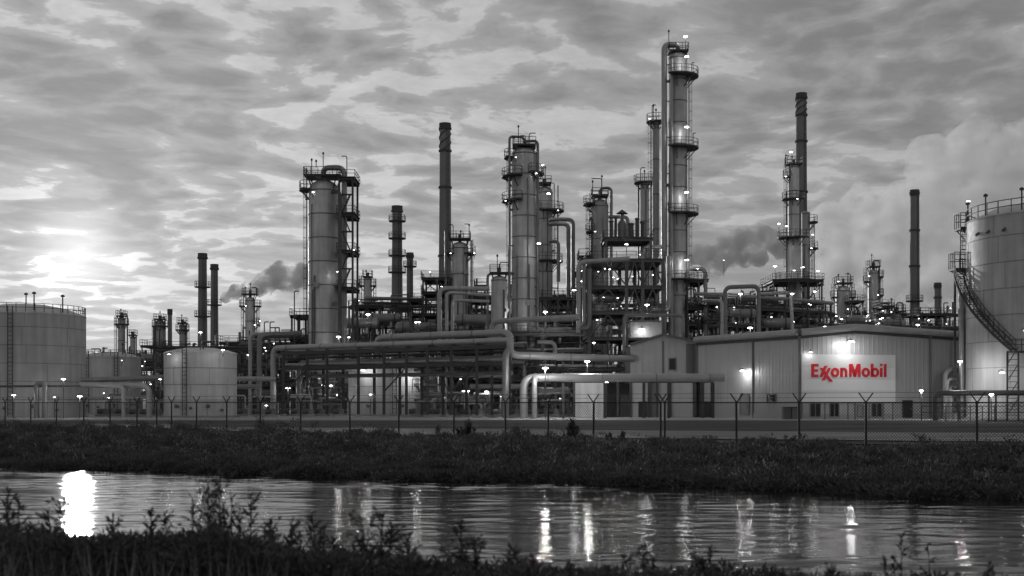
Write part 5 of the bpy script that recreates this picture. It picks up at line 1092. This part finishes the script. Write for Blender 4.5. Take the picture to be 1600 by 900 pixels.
# ================================================================== NEAR BANK PLANTS (small details, last)
def weed(name, label, group, x, ytip, Y, seed, bush=1.0, mats=('stem', 'leaf'), cat='plant', spread=0.25, leafL=(0.035, 0.08), dens=1.0):
    rs = np.random.RandomState(seed); X = gx(x, Y); z0 = float(ground_z(np.array(X), np.array(Y))) - 0.03; zt = gz(ytip, Y); H = zt - z0
    if H < 0.15: H = 0.15
    o = thing(name, label, cat, (X, Y, z0), group); st = MB(); LP = []; LD = []
    ns = max(1, int(1 + 3 * bush))
    for i in range(ns):
        a = rs.rand() * 6.28; ln = spread * rs.rand() * (0 if i == 0 else 1); h = H * (1 if i == 0 else 0.55 + 0.4 * rs.rand())
        p0 = Vector((X, Y, z0)); tip = p0 + Vector((math.cos(a) * ln * h, math.sin(a) * ln * h * .6, h)); mid = (p0 + tip) / 2 + Vector((rs.normal() * .03, rs.normal() * .03, 0)) * h
        pts = [p0 * (1 - t_) ** 2 + mid * 2 * t_ * (1 - t_) + tip * t_ * t_ for t_ in (0, .2, .4, .6, .8, 1)]
        st.sweep(pts, [.011, .010, .008, .007, .005, .003], 5, False)
        nb = int((7 + 10 * h) * dens)
        for j in range(nb):
            t_ = 0.25 + 0.72 * j / nb; p = p0 * (1 - t_) ** 2 + mid * 2 * t_ * (1 - t_) + tip * t_ * t_
            b2 = rs.rand() * 6.28; bl = h * (0.05 + 0.20 * (1 - t_)) * (0.5 + rs.rand()); e = p + Vector((math.cos(b2) * bl, math.sin(b2) * bl, bl * (0.8 + rs.rand())))
            st.sweep([p, e], [.004, .002], 4, False)
            for q in range(10):
                w_ = p + (e - p) * rs.rand(); LP.append(tuple(w_)); LD.append((math.cos(b2) + rs.normal() * .5, math.sin(b2) + rs.normal() * .5, .5 + rs.normal() * .5))
        for q in range(16): LP.append(tuple(tip - Vector((0, 0, rs.rand() * .18 * h)))); LD.append((rs.normal() * .6, rs.normal() * .6, .6 + rs.rand()))
    st.build('stem', mats[0], o)
    n = len(LP); P = np.array(LP) - np.array([X, Y, z0]); me = leaves_mesh('foliage', P, np.array(LD), leafL[0] + (leafL[1] - leafL[0]) * rs.rand(n), (.010 + .014 * rs.rand(n)) * (leafL[1] / .08) ** .7, mats[1], rs)
    f = bpy.data.objects.new('foliage', me); COL.objects.link(f); f.parent = o; return o
# shrubs standing above the weeds at the far fence
for i, (x, yt, Y, bu, lab) in enumerate([
    (732, 655, 66, 2.2, 'tall leafy shrub at the fence below the elbowed pipe'), (722, 668, 67, 1.5, 'short shrub left of the tall fence shrub'),
    (893, 655, 62, 2.4, 'bushy dark shrub at the fence under the low horizontal pipe'), (806, 668, 64, 1.0, 'thin twin stemmed weed at the fence left of the bushy shrub'),
    (826, 672, 63, 0.8, 'single thin weed just left of the bushy fence shrub'), (973, 675, 58, 1.0, 'small upright weed right of the bushy fence shrub'),
    (954, 678, 58, 0.8, 'short weed between the fence post and the paired posts'), (685, 665, 68, 0.9, 'lone thin weed left of the tall fence shrub'),
    (1441, 683, 49, .6, 'lone thin weed at the fence below the white sign building right door')]):
    weed('shrub' if bu > 1.4 else 'weed_plant', lab, None, x, yt, Y, 500 + i, bu, spread=0.55, leafL=(.07, .16), dens=1.1 if bu > 1.4 else .9)
# tall weeds of the near bank
G_ = 'tall weeds on the near bank'
tall = [(12, 760, 10.5), (28, 775, 10.2), (100, 775, 10.8), (176, 800, 10.5), (237, 792, 11), (258, 798, 11.2), (300, 772, 10.6), (325, 752, 10.8), (344, 738, 10.9), (362, 770, 11),
        (392, 772, 11.2), (424, 815, 10.5), (455, 812, 11), (488, 800, 10.8), (506, 820, 11), (565, 805, 11), (598, 798, 10.7), (640, 830, 11), (722, 812, 10.6), (742, 838, 10.9),
        (806, 842, 10.7), (833, 855, 11), (890, 868, 11), (1005, 838, 10.8), (1087, 850, 10.9), (1110, 845, 10.6), (1130, 862, 11), (1186, 880, 10.5), (1408, 825, 11), (1450, 838, 10.9), (1384, 858, 10.8), (1545, 868, 10.9), (1300, 872, 10.7), (1500, 885, 10.5), (950, 872, 10.6)]
lab_t = {344: 'tallest branching weed on the near bank left of centre', 722: 'tall bushy weed on the near bank below the tallest left chimney', 12: 'bare leaning weed at the far left edge of the near bank',
         1408: 'thin bare stalk standing alone at bottom right over the water', 1450: 'thin bare stalk right of the lone bottom right stalk', 598: 'forked leafy weed on the near bank left of centre bottom', 1110: 'leafy spike weed at bottom right of centre'}
_o = sorted(t_[0] for t_ in tall)
def weed_label(x):
    k = _o.index(x); n_ = len(_o)
    return (ORD[k] + ' tall dark weed from the left on the near bank') if k < 18 else (ORD[n_ - 1 - k] + ' tall dark weed from the right on the near bank')
for i, (x, yt, Y) in enumerate(tall):
    thin = x in (1408, 1450, 1384, 300, 362, 12, 28)
    weed('weed_plant', lab_t.get(x) or weed_label(x), G_, x, yt + (14 if x > 800 else 4), Y, 700 + i, 0.35 if thin else 0.5 + rnd.random() * .6, spread=.3, dens=0.35 if thin else 0.95)
def near_mass():
    rs = np.random.RandomState(77); P = []; D = []; L = []; Wd = []
    n = 1150; x = rs.rand(n) ** 1.1 * 1700 - 40; Y = rs.uniform(9.2, 12.6, n)
    top = np.interp(x, [-50, 0, 150, 260, 330, 420, 520, 640, 760, 880, 1000, 1120, 1250, 1400, 1650], [800, 806, 822, 818, 812, 838, 846, 855, 872, 888, 893, 890, 899, 905, 905]) + rs.normal(0, 8, n) + np.where(x > 780, 16, 30)
    X = gx(x, Y); z0 = ground_z(X, Y); H = np.maximum(gz(top, Y) - z0, 0.25)
    P, D, L, Wd = clumps(rs, X, Y, 0.22 + .25 * rs.rand(n), H, 150, (.035, .095), (.010, .03), z0)
    me = leaves_mesh('near_bank_weeds', P, D, L, Wd, 'leaf', rs); ob = bpy.data.objects.new('near_bank_weeds', me); COL.objects.link(ob)
    tag(ob, 'dark blurred undergrowth of weeds along the near river bank', 'plants', kind='stuff')
near_mass()
def near_grass():
    rs = np.random.RandomState(91); n = 6500; x = rs.rand(n) ** 1.05 * 1700 - 40; Y = rs.uniform(9.0, 12.8, n)
    top = np.interp(x, [-50, 0, 150, 260, 330, 420, 520, 640, 760, 880, 1000, 1120, 1250, 1400, 1650], [800, 806, 822, 818, 812, 838, 846, 855, 872, 888, 893, 890, 899, 905, 905]) + 12 + np.abs(rs.normal(0, 26, n))
    X = gx(x, Y); z0 = ground_z(X, Y); H = np.maximum(gz(top, Y) - z0, .2); D = np.stack([rs.normal(0, .22, n), rs.normal(0, .2, n), np.ones(n)], 1)
    me = leaves_mesh('near_bank_grass', np.stack([X, Y, z0], 1), D, H, .006 + .008 * rs.rand(n), 'leaf_pale', rs); ob = bpy.data.objects.new('near_bank_grass', me); COL.objects.link(ob)
    tag(ob, 'thin upright grass blades mixed through the near bank undergrowth', 'grass', kind='stuff')
near_grass()
